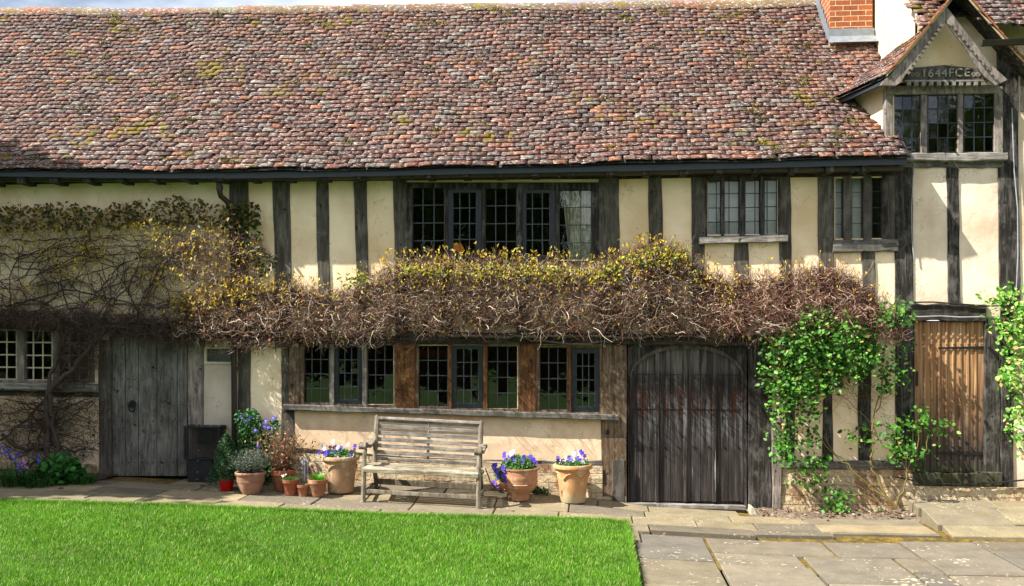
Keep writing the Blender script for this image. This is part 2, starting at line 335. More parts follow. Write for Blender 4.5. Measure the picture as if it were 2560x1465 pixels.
def stonemat(name, spots, ssc):
    m, t, b = newmat(name); a = N(t, 'ShaderNodeAttribute', attribute_name='Col'); v = coords(t)
    col = mix(t, .6, a.outputs['Color'], ramp(t, noise(t, v, 3.5, 9, .7), [(.3, .5), (.66, 1.25)]), 'MULTIPLY')
    col = mix(t, .5, col, ramp(t, noise(t, v, 60, 5, .7), [(.3, .55), (.65, 1.2)]), 'MULTIPLY')
    vo = N(t, 'ShaderNodeTexVoronoi'); vo.inputs['Scale'].default_value = ssc; vo.inputs['Randomness'].default_value = 1
    wv = N(t, 'ShaderNodeVectorMath', operation='ADD'); nz = N(t, 'ShaderNodeTexNoise'); nz.inputs['Scale'].default_value = 14; nz.inputs['Detail'].default_value = 4
    sc = N(t, 'ShaderNodeVectorMath', operation='SCALE'); sc.inputs['Scale'].default_value = .10
    t.links.new(v, nz.inputs[0]); t.links.new(nz.outputs['Color'], sc.inputs[0]); t.links.new(v, wv.inputs[0]); t.links.new(sc.outputs[0], wv.inputs[1]); t.links.new(wv.outputs[0], vo.inputs['Vector'])
    thr = ramp(t, noise(t, coords(t, (1, 1, 1), (7, 7, 0)), 1.7, 4, .6), [(.45, .05), (.68, .40)])
    spot = ramp(t, math_(t, 'SUBTRACT', thr, vo.outputs['Distance']), [(.0, 0.), (.05, spots)])
    col = mix(t, spot, col, L4('#aba18b'))
    ms = ramp(t, noise(t, coords(t, (1, 1, 1), (2, 9, 0)), 2.6, 6, .62), [(.62, 0.), (.72, .65)]); col = mix(t, ms, col, L4('#6a6222'))
    t.links.new(col, b.inputs['Base Color']); b.inputs['Roughness'].default_value = .85; b.inputs['Specular IOR Level'].default_value = .3
    bump(t, b, math_(t, 'ADD', noise(t, v, 30, 8, .7), math_(t, 'MULTIPLY', noise(t, coords(t, (3, 14, 3)), 2, 5), 1.5)), .55, .008); return m
M['path_stone'] = stonemat('buff_flagstone', .55, 17); M['terrace_stone'] = stonemat('grey_flagstone', .8, 15)
JX = lambda Y: -1.70+(Y-.45)*.15                                   # the front edge of the path
mb = MB(); base = MB(); base.col = lin('#3f3413')
rows = [(.06, -.42), (-.42, -.80), (-.80, -1.22), (-1.22, -1.62), (-1.62, -2.1), (-2.1, -2.7)]
for k, (ya, yb) in enumerate(rows):
    x = -12+random.uniform(0, .5)
    while x < 3.6:
        w = random.uniform(.55, 1.15); x1 = min(x+w, 3.62)
        if x1 > 3.1: x1 = 3.62
        xm = .5*(x+x1)
        if xm > .2 and k >= 4: x = x1; continue
        yb2 = yb
        if k == 3 and xm > .2: yb2 = -1.62+(xm-.45)*.12
        if k == 2 and xm > 3.0: yb2 = -1.30
        if not (k == 0 and x < -5.95) and not (xm > 2.0 and k == 0):
            if not (k == 3 and xm > 3.1 and yb2 > -1.25): slab(mb, x, x1, yb2, ya, 0, stone_pal, th=.07)
        x = x1
mb.build('path', M['path_stone'], colors=True, smooth=False)['kind'] = 'structure'
sheet('path_bedding', np.linspace(-12, 6.5, 60), np.linspace(-3.0, .3, 16), lambda X, Y: g(X, Y)-.022-np.where((X > .3) & (Y < -1.35), .03, 0), M['joint'])
# raised landing in front of the brown door, on the right
LZ = .11
mb = MB()
def flat_slab(mb, pts, z1, z0, pal):
    c = lin(random.choice(pal)); mb.col = c; n = len(pts); r = .012
    cx = sum(p[0] for p in pts)/n; cy = sum(p[1] for p in pts)/n
    ins = [(cx+(x-cx)*(1-r/max(.1, math.hypot(x-cx, y-cy))), cy+(y-cy)*(1-r/max(.1, math.hypot(x-cx, y-cy)))) for x, y in pts]
    zl = lambda y: float(np.interp(y, [-1.33, -.42, .05], [-.024, .13, .17]))+z1
    P = [(x, y, z0) for x, y in pts]+[(x, y, zl(y)-r*.7) for x, y in pts]+[(x, y, zl(y)) for x, y in ins]
    mb.add(P, [tuple(range(2*n, 3*n))]+[(l*n+i, l*n+(i+1) % n, (l+1)*n+(i+1) % n, (l+1)*n+i) for l in range(2) for i in range(n)])
for x0, x1, y0, y1 in ((3.66, 4.55, -.42, .05), (4.56, 5.5, -.30, .05), (3.69, 4.5, -.98, -.435), (4.515, 5.4, -.92, -.315), (3.73, 4.9, -1.32, -.995), (4.915, 5.6, -1.32, -.935), (5.42, 6.6, -.92, -.0), (5.615, 6.6, -1.32, -.935)):
    flat_slab(mb, [(x0, y0), (x1, y0), (x1, y1), (x0, y1)], random.uniform(-.003, .003), -.2, stone_pal)
mb.build('doorstep_landing', M['path_stone'], colors=True)['kind'] = 'structure'
# lower terrace: joints read off the photograph
mb = MB(); TZ = -.03
def gx(px, py): return G(px, py, TZ)
def tX(px, py): return gx(px, py).x
def tY(py): return gx(1900, py).y
ya, yb, yc, yd, ye = -1.62, tY(1387), tY(1414), tY(1450), tY(1475)
xa = tX(1758, 1340); xb = tX(2038, 1340); xc = tX(2223, 1340); xd = tX(2412, 1344)
T = [(.375, xa, ya, tY(1411)), (.375, xa, tY(1411), tY(1500)), (xa, xb, ya, yb), (xb, xc, ya, yb), (xc, xd, ya+.1, tY(1424)), (xd, xd+1., ya+.2, tY(1370)), (xd, xd+1., tY(1370), tY(1424)), (xd+1, xd+2.1, ya+.3, tY(1424)),
     (xa, xa+.82, yb, yc), (xa, xa+.85, yc, ye), (xa+.85, xa+1.70, yb, yd), (xa+1.70, xc+.02, yb, tY(1421)), (xa+1.70, xc, tY(1421), ye), (xc, xd+.1, tY(1424), ye), (xd+.1, xd+1.2, tY(1424), ye), (xd+1.2, xd+2.2, tY(1424), ye), (xa+.85, xa+1.7, yd, ye)]
y = ye
for k in range(5):
    yn = y-random.uniform(.5, .8); x = .375
    while x < 8: w = random.uniform(.6, 1.2); T.append((x, x+w, y, yn)); x += w
    y = yn
for x0, x1, y1, y0 in T: slab(mb, x0, x1, min(y0, y1), max(y0, y1), TZ, grey_pal if random.random() < .75 else stone_pal, th=.04, gap=.017)
mb.build('terrace', M['terrace_stone'], colors=True)['kind'] = 'structure'
# soil bed under the rose
soil = sheet('flower_bed', np.linspace(1.78, 3.72, 40), np.linspace(-.52, .05, 16), lambda X, Y: g(X, Y)+.015+.03*np.sin(X*4+Y*3)**2+R.normal(0, .009, X.shape)-.05*np.clip((-.38-Y)/.12, 0, 1), M['soil'])
soil2 = sheet('left_flower_bed', np.linspace(-11.5, -6.05, 60), np.linspace(-.62, .05, 12), lambda X, Y: g(X, Y)+.01+R.normal(0, .008, X.shape)-.03*np.clip((-.5-Y)/.12, 0, 1), soilmat('dark_soil', '#1c1510', '#3a2d22', '#57452f'))
# lawn
ex = [-11, -7.6, -6.34, -4.27, -2.1, -.6, .1, .30]; ey = [-2.45, -2.36, -2.24, -1.88, -1.72, -1.42, -1.32, -1.40]
LXR = .36
def edgeY(X): return np.interp(X, ex, ey)
u = np.linspace(0, 1, 70); xs = -11+(LXR+11)*u
vv = np.concatenate([np.linspace(0, 1, 30)*4, [6, 10, 16, 30, 60]])
X = np.tile(xs, (len(vv), 1)); Y = edgeY(X)-vv[:, None]; Z = g(np.clip(X, -12, 9), Y)+.012+.012*np.sin(X*1.7)*np.cos(Y*2.1)
Vv = np.stack([X, Y, Z], -1).reshape(-1, 3); nx = len(xs); i = np.arange((nx-1)*(len(vv)-1)); a = (i//(nx-1))*nx+i % (nx-1)
tag(fast('lawn', Vv, np.stack([a, a+nx, a+nx+1, a+1], -1), M['turf'], smooth=True), kind='structure')
def blades(n, x0, x1, d0, d1, h=.045, edge=False):
    x = R.uniform(x0, x1, n); d = R.uniform(d0, d1, n); y = edgeY(x)-d; ok = x < LXR-.01*R.random(n)-.008+.010*np.sin(y*5.1+np.sin(y*13))
    x, y = x[ok], y[ok]; n = len(x); z = g(x, y)+.010
    hh = h*R.uniform(.6, 1.35, n); th = R.uniform(0, 2*np.pi, n); lean = R.uniform(.1, .75, n)*hh; ld = R.uniform(0, 2*np.pi, n); w = R.uniform(.0016, .0032, n)
    bx, by = np.cos(th)*w, np.sin(th)*w; lx, ly = np.cos(ld)*lean, np.sin(ld)*lean
    V = np.stack([np.stack([x-bx, y-by, z], -1), np.stack([x+bx, y+by, z], -1), np.stack([x+bx*.7+lx*.35, y+by*.7+ly*.35, z+hh*.6], -1), np.stack([x-bx*.7+lx*.35, y-by*.7+ly*.35, z+hh*.6], -1), np.stack([x+lx, y+ly, z+hh], -1)], 1)
    base = np.arange(n)*5; Fq = np.stack([base, base+1, base+2, base+3], -1); Ft = np.stack([base+3, base+2, base+4, base+4], -1)
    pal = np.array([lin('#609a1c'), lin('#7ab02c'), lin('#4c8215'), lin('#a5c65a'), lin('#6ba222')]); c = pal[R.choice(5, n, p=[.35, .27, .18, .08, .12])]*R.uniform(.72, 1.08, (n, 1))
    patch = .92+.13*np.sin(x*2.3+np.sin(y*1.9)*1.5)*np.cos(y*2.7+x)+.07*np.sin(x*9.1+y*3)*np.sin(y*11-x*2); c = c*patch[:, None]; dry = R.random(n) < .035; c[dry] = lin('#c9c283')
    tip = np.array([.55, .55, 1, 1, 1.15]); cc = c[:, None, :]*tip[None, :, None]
    return V.reshape(-1, 3), np.stack([base, base+1, base+2, base+3], -1), np.stack([base+3, base+2, base+4], -1), cc.reshape(-1, 3)
Vs, Qs, Ts, Cs = [], [], [], []; off = 0
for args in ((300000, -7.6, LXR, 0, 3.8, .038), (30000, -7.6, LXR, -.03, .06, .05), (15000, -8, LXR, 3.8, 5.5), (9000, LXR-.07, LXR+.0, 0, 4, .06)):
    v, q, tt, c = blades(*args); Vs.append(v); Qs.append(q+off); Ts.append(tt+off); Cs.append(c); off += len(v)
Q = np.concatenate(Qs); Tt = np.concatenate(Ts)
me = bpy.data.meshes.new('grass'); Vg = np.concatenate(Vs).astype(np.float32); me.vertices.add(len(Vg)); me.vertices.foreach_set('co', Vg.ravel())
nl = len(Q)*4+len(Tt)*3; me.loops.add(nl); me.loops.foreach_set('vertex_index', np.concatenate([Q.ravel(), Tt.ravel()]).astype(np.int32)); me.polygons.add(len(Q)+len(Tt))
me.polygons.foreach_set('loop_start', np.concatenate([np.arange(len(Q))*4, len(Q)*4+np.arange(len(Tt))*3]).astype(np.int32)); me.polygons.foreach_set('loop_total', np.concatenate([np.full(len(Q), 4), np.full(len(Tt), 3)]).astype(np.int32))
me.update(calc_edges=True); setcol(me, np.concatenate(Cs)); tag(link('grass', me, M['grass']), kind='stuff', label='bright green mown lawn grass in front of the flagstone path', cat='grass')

# ------------------------------------------------------------------ the house
house = thing('timber_framed_house', (0, 0, 0), 'long half-timbered house with cream plaster, clay tile roof and a dormer at the right', 'house')
def rect(p): x0, x1, y0, y1 = p; a = W(x0, y1); b = W(x1, y0); return float(a[0]), float(b[0]), float(a[1]), float(b[1])
HOLES = []
def wall(name, x0, x1, z0, z1, mat, y=0.0):
    hs = [h for h in HOLES if h[1] > x0 and h[0] < x1 and h[3] > z0 and h[2] < z1]
    xs = sorted({x0, x1, *[min(max(v, x0), x1) for h in hs for v in h[:2]]}); zs = sorted({z0, z1, *[min(max(v, z0), z1) for h in hs for v in h[2:]]})
    m = MB()
    for i in range(len(xs)-1):
        for j in range(len(zs)-1):
            cx, cz = .5*(xs[i]+xs[i+1]), .5*(zs[j]+zs[j+1])
            if any(h[0] < cx < h[1] and h[2] < cz < h[3] for h in hs): continue
            m.add([(xs[i], y, zs[j]), (xs[i+1], y, zs[j]), (xs[i+1], y, zs[j+1]), (xs[i], y, zs[j+1])], [(0, 1, 2, 3)])
    return m.build(name, mat, house)
def post(pts, mat='oak', Y=-.018, wob=.007, dep=.12, name='post', **k):
    return MB().timber(pts, Y, dep, wob, **k).build(name, M[mat], house)
def vpost(xtl, xtr, yt, xbl, xbr, yb, mat='oak', Y=-.018, **k): return post([(xtl, yt), (xtr, yt), (xbr, yb), (xbl, yb)], mat, Y, **k)

def window(outer, lights, frame_mat, lead_mat='lead', Y=.0, label=None, lead_r=.0055, glass='glass', sillq=None, mull_mat=None):
    """outer: 4 corner px TL,TR,BR,BL; lights: (x0,x1,yt,yb,cols list,rows,casement outer or None)"""
    (a0, b0), (a1, b1), (a2, b2), (a3, b3) = outer
    top = lambda x: b0+(b1-b0)*(x-a0)/(a1-a0); bot = lambda x: b3+(b2-b3)*(x-a3)/(a2-a3)
    m = MB(); lw = [(l[6][0], l[6][1], l[6][2], l[6][3]) if l[6] else l[:4] for l in lights]
    yf, ybk = Y-.015, Y+.09
    m.pprism([(a0, top(a0)), (lw[0][0], top(lw[0][0])), (lw[0][0], bot(lw[0][0])), (a3, bot(a3))], yf, ybk)
    e = lw[-1][1]; m.pprism([(e, top(e)), (a1, top(a1)), (a2, bot(a2)), (e, bot(e))], yf, ybk)
    for l in lw:
        m.pprism([(l[0], top(l[0])), (l[1], top(l[1])), (l[1], l[2]), (l[0], l[2])], yf+.003, ybk-.004)
        m.pprism([(l[0], l[3]), (l[1], l[3]), (l[1], bot(l[1])), (l[0], bot(l[0]))], yf+.003, ybk-.004)
    w = m.build('window', M[frame_mat], house)
    if label: w['label'] = label
    for l, r in zip(lw[:-1], lw[1:]):
        x0, x1 = l[1], r[0]
        if x1-x0 > 1: MB().pprism([(x0, top(x0)), (x1, top(x1)), (x1, bot(x1)), (x0, bot(x0))], yf-.006, ybk-.008).build('mullion', M[mull_mat or frame_mat], w)
    for (x0, x1, yt, yb, cols, rows, cas) in lights:
        gy = Y+.045
        if cas:
            c0, c1, ct, cb = cas; gy = Y+.02; m = MB(); q = Y-.004
            m.pprism([(c0+1, ct+1), (x0, ct+1), (x0, cb-1), (c0+1, cb-1)], q, q+.045); m.pprism([(x1, ct+1), (c1-1, ct+1), (c1-1, cb-1), (x1, cb-1)], q, q+.045)
            m.pprism([(x0, ct+1), (x1, ct+1), (x1, yt), (x0, yt)], q+.001, q+.044); m.pprism([(x0, yb), (x1, yb), (x1, cb-1), (x0, cb-1)], q+.001, q+.044)
            m.build('casement', M['casement'], w)
        X0, Z1 = map(float, W(x0, yt, gy)); X1, Z0 = map(float, W(x1, yb, gy))
        tot = sum(cols); cx = [X0+(X1-X0)*sum(cols[:i])/tot for i in range(len(cols)+1)]; cz = [Z0+(Z1-Z0)*i/rows for i in range(rows+1)]
        gl = MB()
        for i in range(len(cols)):
            for j in range(rows):
                tx, tz = random.gauss(0, .006), random.gauss(0, .006); hx, hz = (cx[i+1]-cx[i])/2, (cz[j+1]-cz[j])/2
                gl.add([(cx[i], gy-tx*hx-tz*hz, cz[j]), (cx[i+1], gy+tx*hx-tz*hz, cz[j]), (cx[i+1], gy+tx*hx+tz*hz, cz[j+1]), (cx[i], gy-tx*hx+tz*hz, cz[j+1])], [(0, 1, 2, 3)])
        gl.build('pane', M[glass], w)
        ld = MB(); r = lead_r; q = gy-.005
        for i in range(len(cols)+1):
            x = min(max(cx[i], X0+r*.6), X1-r*.6)+ (random.uniform(-.002, .002) if 0 < i < len(cols) else 0)
            ld.box(x-r, x+r, q-.003, q+.006, Z0, Z1)
        for j in range(rows+1):
            z = min(max(cz[j], Z0+r*.6), Z1-r*.6)+(random.uniform(-.002, .002) if 0 < j < rows else 0); ld.box(X0, X1, q-.0045, q+.005, z-r, z+r)
        ld.build('leading', M[lead_mat], w)
    if sillq: MB().timber(sillq, Y-.09, .14, .004).build('sill', M['oak_pale_h'], w)
    HOLES.append(rect((a0+6, a1-6, max(b0, b1)+4, min(b2, b3)-4)))
    return w
c3 = [1, 1, 1]
window([(1015, 456), (1497, 456), (1502, 662), (1020, 656)],
       [(1031, 1112, 469, 647, c3, 4, None), (1132, 1191.5, 481, 638, [.9, 1.2, .9], 4, (1119, 1205, 473, 648)), (1213, 1292, 471, 648, c3, 4, None), (1314, 1375, 482, 640, [.8, 1.2, .9], 4, (1305, 1389, 474, 650)), (1397.5, 1479, 474, 652, c3, 4, None)],
       'oak_dark', label='five-light leaded window under the eaves with a cream curtain')
window([(1763, 444), (1949, 438), (1949, 590), (1763, 594)],
       [(1768, 1803, 451, 590, [1.9, 1], 4, None), (1810, 1849, 450, 589, [1, 2.1], 4, None), (1862, 1901, 449, 588, [1.9, 1], 4, None), (1910, 1945, 448, 586, [.6, 2.1], 4, None)],
       'oak_dark', 'casement', sillq=[(1748, 592), (1970, 587), (1970, 604), (1748, 610)], lead_r=.005, glass='glass_clear', label='four-light window with white blinds')
window([(2082, 440), (2236, 434), (2238, 600), (2084, 603)],
       [(2086, 2109, 442, 600, [1], 4, None), (2129, 2159, 441, 599, [1], 4, None), (2179, 2205, 440, 598, [1], 4, None)],
       'oak', 'casement', lead_r=.004, glass='glass_clear', label='narrow three-light window beside the corner post')
MB().timber([(2083, 600), (2246, 597), (2246, 627), (2083, 630)], -.05, .1, .006).build('beam', M['oak_h'], house)
MB().timber([(2207, 440), (2220, 440), (2222, 600), (2207, 600)], -.03, .04, .003).build('shutter', M['oak_dark'], house)
window([(748, 856), (990, 858), (990, 1020), (748, 1013)],
       [(759, 824, 862, 1007, c3, 4, None), (846, 896, 866, 1000, c3, 4, (835, 905, 858, 1010)), (916, 985, 862, 1012, c3, 4, None)], 'oak_mixed', mull_mat='oak_pale', label='left leaded window of the ground floor row')
window([(1038, 856), (1299, 860), (1299, 1033), (1038, 1024)],
       [(1046, 1120, 862, 1016, c3, 4, None), (1140, 1197, 871, 1009, c3, 4, (1129, 1208, 862, 1021)), (1218, 1295, 865, 1022, c3, 4, None)], 'oak_mixed', mull_mat='oak_brown', label='middle leaded window of the ground floor row')
window([(1340, 862), (1506, 864), (1506, 1036), (1340, 1032)],
       [(1349, 1418, 868, 1025, c3, 4, None), (1440, 1488, 881, 1018, c3, 4, (1428, 1499, 869, 1031))], 'oak_mixed', mull_mat='oak_brown', label='two-light leaded window beside the arched door')
window([(-130, 814), (232, 814), (236, 956), (-130, 956)],
       [(-120, -50, 824, 947, c3, 4, None), (-32, 43, 824, 949, c3, 4, None), (60, 132, 825, 951, c3, 4, None), (150, 223, 826, 951, c3, 4, None)], 'oak_pale', 'muntin', lead_r=.0085, sillq=[(-140, 955), (240, 961), (240, 978), (-140, 973)], label='small-paned window behind the creeper with cream glazing bars')
# the long sill of the lower row, boards and posts around it
MB().timber([(707, 1012), (1546, 1037), (1547, 1052), (707, 1026)], -.10, .14, .005, seg=26).build('sill', M['oak_h'], house)
for p in ((722, 748, 868, 1016, 'oak_mixed'), (988, 1038, 850, 1024, 'oak_brown'), (1299, 1340, 850, 1032, 'oak_brown')):
    vpost(p[0], p[1], p[2], p[0], p[1], p[3], p[4], Y=-.03, wob=.002)
# upper posts
for q in ((573, 621, 455, 575, 622, 870, 'oak'), (681, 724, 455, 688, 730, 870, 'oak'), (790.6, 820, 455, 797, 828, 870, 'oak'), (884, 916, 455, 895, 925, 860, 'oak'), (983, 1017, 452, 988, 1024, 840, 'oak'),
          (1495, 1547, 445, 1500, 1552, 850, 'oak'), (1621, 1655, 440, 1629, 1660, 850, 'oak'), (1727, 1763, 438, 1733, 1764, 850, 'oak'), (1835, 1870, 606, 1836, 1872, 850, 'oak'), (1949, 1977, 435, 1949, 1980, 850, 'oak'),
          (2044, 2082, 435, 2052, 2084, 900, 'oak'), (2154, 2188, 625, 2158, 2192, 900, 'oak'), (2234, 2284, 412, 2240, 2282, 1225, 'oak_dark'), (2365, 2399, 405, 2372, 2402, 765, 'oak_dark'), (2494, 2545, 118, 2500, 2552, 772, 'oak_dark')):
    vpost(*q)
vpost(1100, 1130, 655, 1100, 1132, 835, 'oak'); vpost(1290, 1322, 655, 1290, 1322, 835, 'oak')
# lower posts
for q in ((594, 624, 850, 594, 624, 1205, 'oak'), (702, 722, 860, 703, 740, 1130, 'oak'), (468, 510, 850, 470, 506, 1197, 'oak_pale'), (246, 276, 850, 246, 276, 1210, 'oak'), (1504, 1567, 845, 1504, 1566, 1240, 'oak_mixed'), (1871, 1931, 845, 1871, 1930, 1282, 'oak_dark'),
          (1962, 1986, 850, 1964, 1986, 1156, 'oak_dark'), (2055, 2081, 850, 2058, 2084, 1158, 'oak_dark'), (2145, 2177, 850, 2147, 2180, 1156, 'oak_dark'), (2462, 2501, 795, 2462, 2501, 1188, 'oak_moss'), (2503, 2535, 765, 2503, 2533, 1240, 'oak_dark')):
    vpost(*q, Y=-.022)
vpost(1530, 1563, 1150, 1531, 1563, 1267, 'oak', Y=-.045)
MB().timber([(1932, 1045), (1956, 1045), (1955, 1302), (1932, 1302)], -.06, .1, .008).build('post', M['oak_pale'], house)
# rails and beams
for q, mt, Y in (([(1000, 828), (1934, 838), (1934, 864), (1000, 858)], 'oak_dark_h', -.07), ([(-150, 792), (700, 820), (700, 852), (-150, 815)], 'oak_dark_h', -.03), ([(700, 838), (1000, 838), (1000, 860), (700, 858)], 'oak_dark_h', -.03),
                 ([(-150, 974), (245, 981), (245, 992), (-150, 988)], 'oak_dark_h', -.03), ([(2240, 384), (2520, 382), (2520, 400), (2240, 402)], 'oak_pale_h', -.09), ([(2236, 398), (2510, 396), (2510, 417), (2236, 419)], 'oak_h', -.03),
                 ([(2278, 760), (2466, 762), (2466, 803), (2278, 802)], 'oak_dark_h', -.03), ([(1950, 1152), (2282, 1154), (2282, 1174), (1950, 1172)], 'oak_h', -.06), ([(2282, 1182), (2505, 1184), (2505, 1216), (2282, 1214)], 'oak_moss', -.06),
                 ([(735, 1120), (1130, 1150), (1130, 1163), (735, 1135)], 'oak_dark_h', -.025), ([(1125, 1150), (1505, 1152), (1505, 1172), (1125, 1163)], 'oak_h', -.025)):
    MB().timber(q, Y, .1, .01, seg=16).build('beam', M[mt], house)
# eaves: wall plate, rafter feet, soffit, fascia, gutter
MB().timber([(-160, 452), (2236, 418), (2236, 440), (-160, 462)], -.02, .1, .004, seg=30).build('wall_plate', M['oak_dark_h'], house)
rx = -9.3
while rx < 3.45:
    MB().box(rx, rx+.09, -.30, .05, 3.99, 4.07).build('rafter_foot', M['oak_dark'], house); rx += .42+random.uniform(-.03, .03)
ep = [(-160, 422), (0, 423), (300, 427), (600, 428), (1000, 420), (1600, 408), (2248, 392)]
EX = [float(W(a, b, -.35)[0]) for a, b in ep]; EZ = [float(W(a, b, -.35)[1]) for a, b in ep]
rp = [(-160, 14), (0, 17), (350, 22), (600, 15), (1000, 10), (1500, 4), (2000, -1), (2200, -3)]
RX = [float(W(a, b, 2.6)[0]) for a, b in rp]; RZ = [float(W(a, b, 2.6)[1])-.07 for a, b in rp]
ze = lambda X: np.interp(X, EX, EZ); zr = lambda X: np.interp(X, RX, RZ)
m = MB(); xs = np.linspace(-9.4, 3.56, 40)
for a, b in zip(xs[:-1], xs[1:]):
    m.add([(x, y, float(ze(x))+dz) for x in (a, b) for y, dz in ((-.325, -.010), (-.325, -.085), (-.30, -.085), (-.30, -.010))], [(0, 1, 5, 4), (1, 2, 6, 5), (2, 3, 7, 6), (3, 0, 4, 7)])
m.build('fascia', M['fascia'], house)
m = MB(); vs = [(float(x), y, float(ze(x))+dz) for x in xs for y, dz in ((-.31, -.07), (.05, -.05))]; m.add(vs, [(2*i, 2*i+1, 2*i+3, 2*i+2) for i in range(len(xs)-1)]).build('soffit', M['oak_dark_h'], house)
gp = [(-160, 453), (600, 450), (1300, 442), (1800, 431.5), (2256, 426)]
m = MB(); pts = [Vector(P3(a, b, -.19)) for a, b in gp]; prof = [(math.cos(q)*.05, -math.sin(q)*.05) for q in np.linspace(0, math.pi, 9)]
prof = prof+[(x*.93, z*.93) for x, z in prof[::-1]]; vs = []; fs = []; n = len(prof)
for p in pts: vs += [(p.x, p.y+a, p.z+.035+b) for a, b in prof]
for i in range(len(pts)-1): fs += [(i*n+j, i*n+(j+1) % n, (i+1)*n+(j+1) % n, (i+1)*n+j) for j in range(n)]
fs += [tuple(range(n)), tuple((len(pts)-1)*n+j for j in range(n))]
gut = m.add(vs, fs).build('gutter', M['gutter'], house, smooth=True)
for px in (130, 226, 500, 522, 605, 917, 1033, 1345, 1397, 1795, 1880, 2128):
    yy = float(np.interp(px, [a for a, b in gp], [b for a, b in gp])); p = Vector(P3(px, yy, -.19))
    MB().box(p.x-.011, p.x+.011, -.247, -.243, p.z-.03, p.z+.045).build('bracket', M['gutter'], gut)
# downpipe: swan neck, then the straight run
dp = [P3(547, 455, -.19), P3(549, 478, -.19), P3(552, 490, -.17), P3(568, 504, -.10), P3(578, 520, -.08), P3(582, 560, -.08), P3(586, 1110, -.08), P3(586, 1140, -.08)]
pipe = MB().tube(dp, .034, 12).build('downpipe', M['pipe'], house, smooth=True)
for px, py in ((549, 470), (584, 700), (586, 922), (586, 1108)):
    a = Vector(P3(px, py, -.19 if py < 480 else -.08)); MB().tube([a+Vector((0, 0, -.03)), a+Vector((0, 0, .03))], .041, 12).build('pipe_collar', M['pipe'], pipe, smooth=True)

# doors -------------------------------------------------------------
def planks(xs, yt, yb, Y, parent, mat, name='plank', dep=.04, gap=.6):
    for a, b in zip(xs[:-1], xs[1:]):
        yo = Y+random.uniform(-.003, .003); MB().pprism([(a+gap, yt), (b-gap, yt), (b-gap, yb), (a+gap, yb)], yo, yo+dep).build(name, M[mat], parent, bevel=.004)
d = MB().pprism([(278, 833), (468, 836), (468, 1191), (278, 1189)], .07, .09).build('door', M['oak_dark'], house); d['label'] = 'grey plank door with an iron ring handle'
planks([278, 313, 346, 392, 443, 468], 835, 1190, .03, d, 'plank')
m = MB()
for py in (948, 1053, 1156):
    for px in (285, 306, 321, 338, 355, 384, 402, 432, 452): c = P3(px+random.uniform(-1.5, 1.5), py+random.uniform(-1, 1), .029); MB().disc((c[0], .0255, c[2]), .010, (0, -1, 0)).build('nail', M['iron'], d)
c = Vector(P3(331, 1014, .02)); ring = [c+Vector((math.cos(q)*.042, -.018, math.sin(q)*.055-.02)) for q in np.linspace(0, 2*math.pi, 20)]
MB().tube(ring, .010, 6).build('ring_handle', M['iron'], d, smooth=True)
MB().prism([(c.x+math.cos(q)*.05, c.z+.02+math.sin(q)*.05) for q in np.linspace(0, 2*math.pi, 12, endpoint=False)], .012, .026).build('handle_plate', M['iron'], d)
HOLES.append(rect((272, 474, 830, 1200)))
# arched double door
def archmat():
    m, t, b = newmat('weathered_arch_door'); a = noise(t, coords(t, (19, 19, 1.1)), 1, 9, .72, .5); z = sepz(t); st = noise(t, coords(t, (17, 17, .9), (4, 2, 3)), 1, 5, .6)
    col = ramp(t, a, [(.3, L4('#171413')), (.52, L4('#332e2c')), (.72, L4('#5a5552'))])
    zb = ramp(t, math_(t, 'ADD', math_(t, 'MULTIPLY', z, .4), math_(t, 'MULTIPLY', st, .08)), [(.40, 0.), (.47, 0.), (.50, 1.), (.61, 1.), (.64, 0.)])
    col = mix(t, math_(t, 'MULTIPLY', zb, ramp(t, st, [(.45, .0), (.6, .75)])), col, L4('#4a3025'))
    zt = ramp(t, math_(t, 'MULTIPLY', z, .4), [(.62, 0.), (.68, .8)]); col = mix(t, zt, col, mix(t, ramp(t, a, [(.4, 0.), (.6, 1.)]), L4('#3a3633'), L4('#75706a')))
    zs = ramp(t, math_(t, 'ADD', math_(t, 'MULTIPLY', z, .4), math_(t, 'MULTIPLY', st, .1)), [(.33, .15), (.45, 1.), (.58, .8), (.62, .3)])
    col = mix(t, math_(t, 'MULTIPLY', zs, ramp(t, noise(t, coords(t, (24, 24, 1.3), (1, 8, 3)), 1, 8, .72), [(.50, 0.), (.62, .7)])), col, L4('#75767a'))
    col = mix(t, ramp(t, noise(t, coords(t, (60, 60, .8), (3, 3, 7)), 1, 4), [(.66, 0.), (.70, .8)]), col, L4('#b0aca4'))
    t.links.new(col, b.inputs['Base Color']); b.inputs['Roughness'].default_value = .9; b.inputs['Specular IOR Level'].default_value = .15; bump(t, b, a, .8, .008); return m
M['arch'] = archmat()
def archy(px, inset=0):       # top of the door leaf in photo pixels (four-centred arch)
    u = abs(px-1717)/(144-inset); u = min(u, 1); return 862+inset+ (78*(1-(1-u**2.35)**.62))
ax = np.linspace(1573, 1861, 33)
top = [(x, archy(x)) for x in ax]
d = MB().pprism(top+[(1861, 1262), (1573, 1258)], .06, .10).build('door', M['arch'], house); d['label'] = 'wide round-headed black door with weathered boards'
for a, b in ((1573, 1607), (1607, 1641), (1641, 1677), (1677, 1714), (1714, 1752), (1752, 1787), (1787, 1823), (1823, 1861)):
    xs = np.linspace(a+.7, b-.7, 6); yo = .035+random.uniform(-.003, .003)
    MB().pprism([(x, archy(x)+1) for x in xs]+[(b-.7, 1254), (a+.7, 1253)], yo, .058).build('plank', M['arch'], d, bevel=.003)
for x in (1643, 1714, 1786):
    MB().pprism([(x-5, archy(x-5)+2), (x+5, archy(x+5)+2), (x+5, 1256), (x-5, 1256)], .008, .034).build('cover_strip', M['arch'], d, bevel=.008)
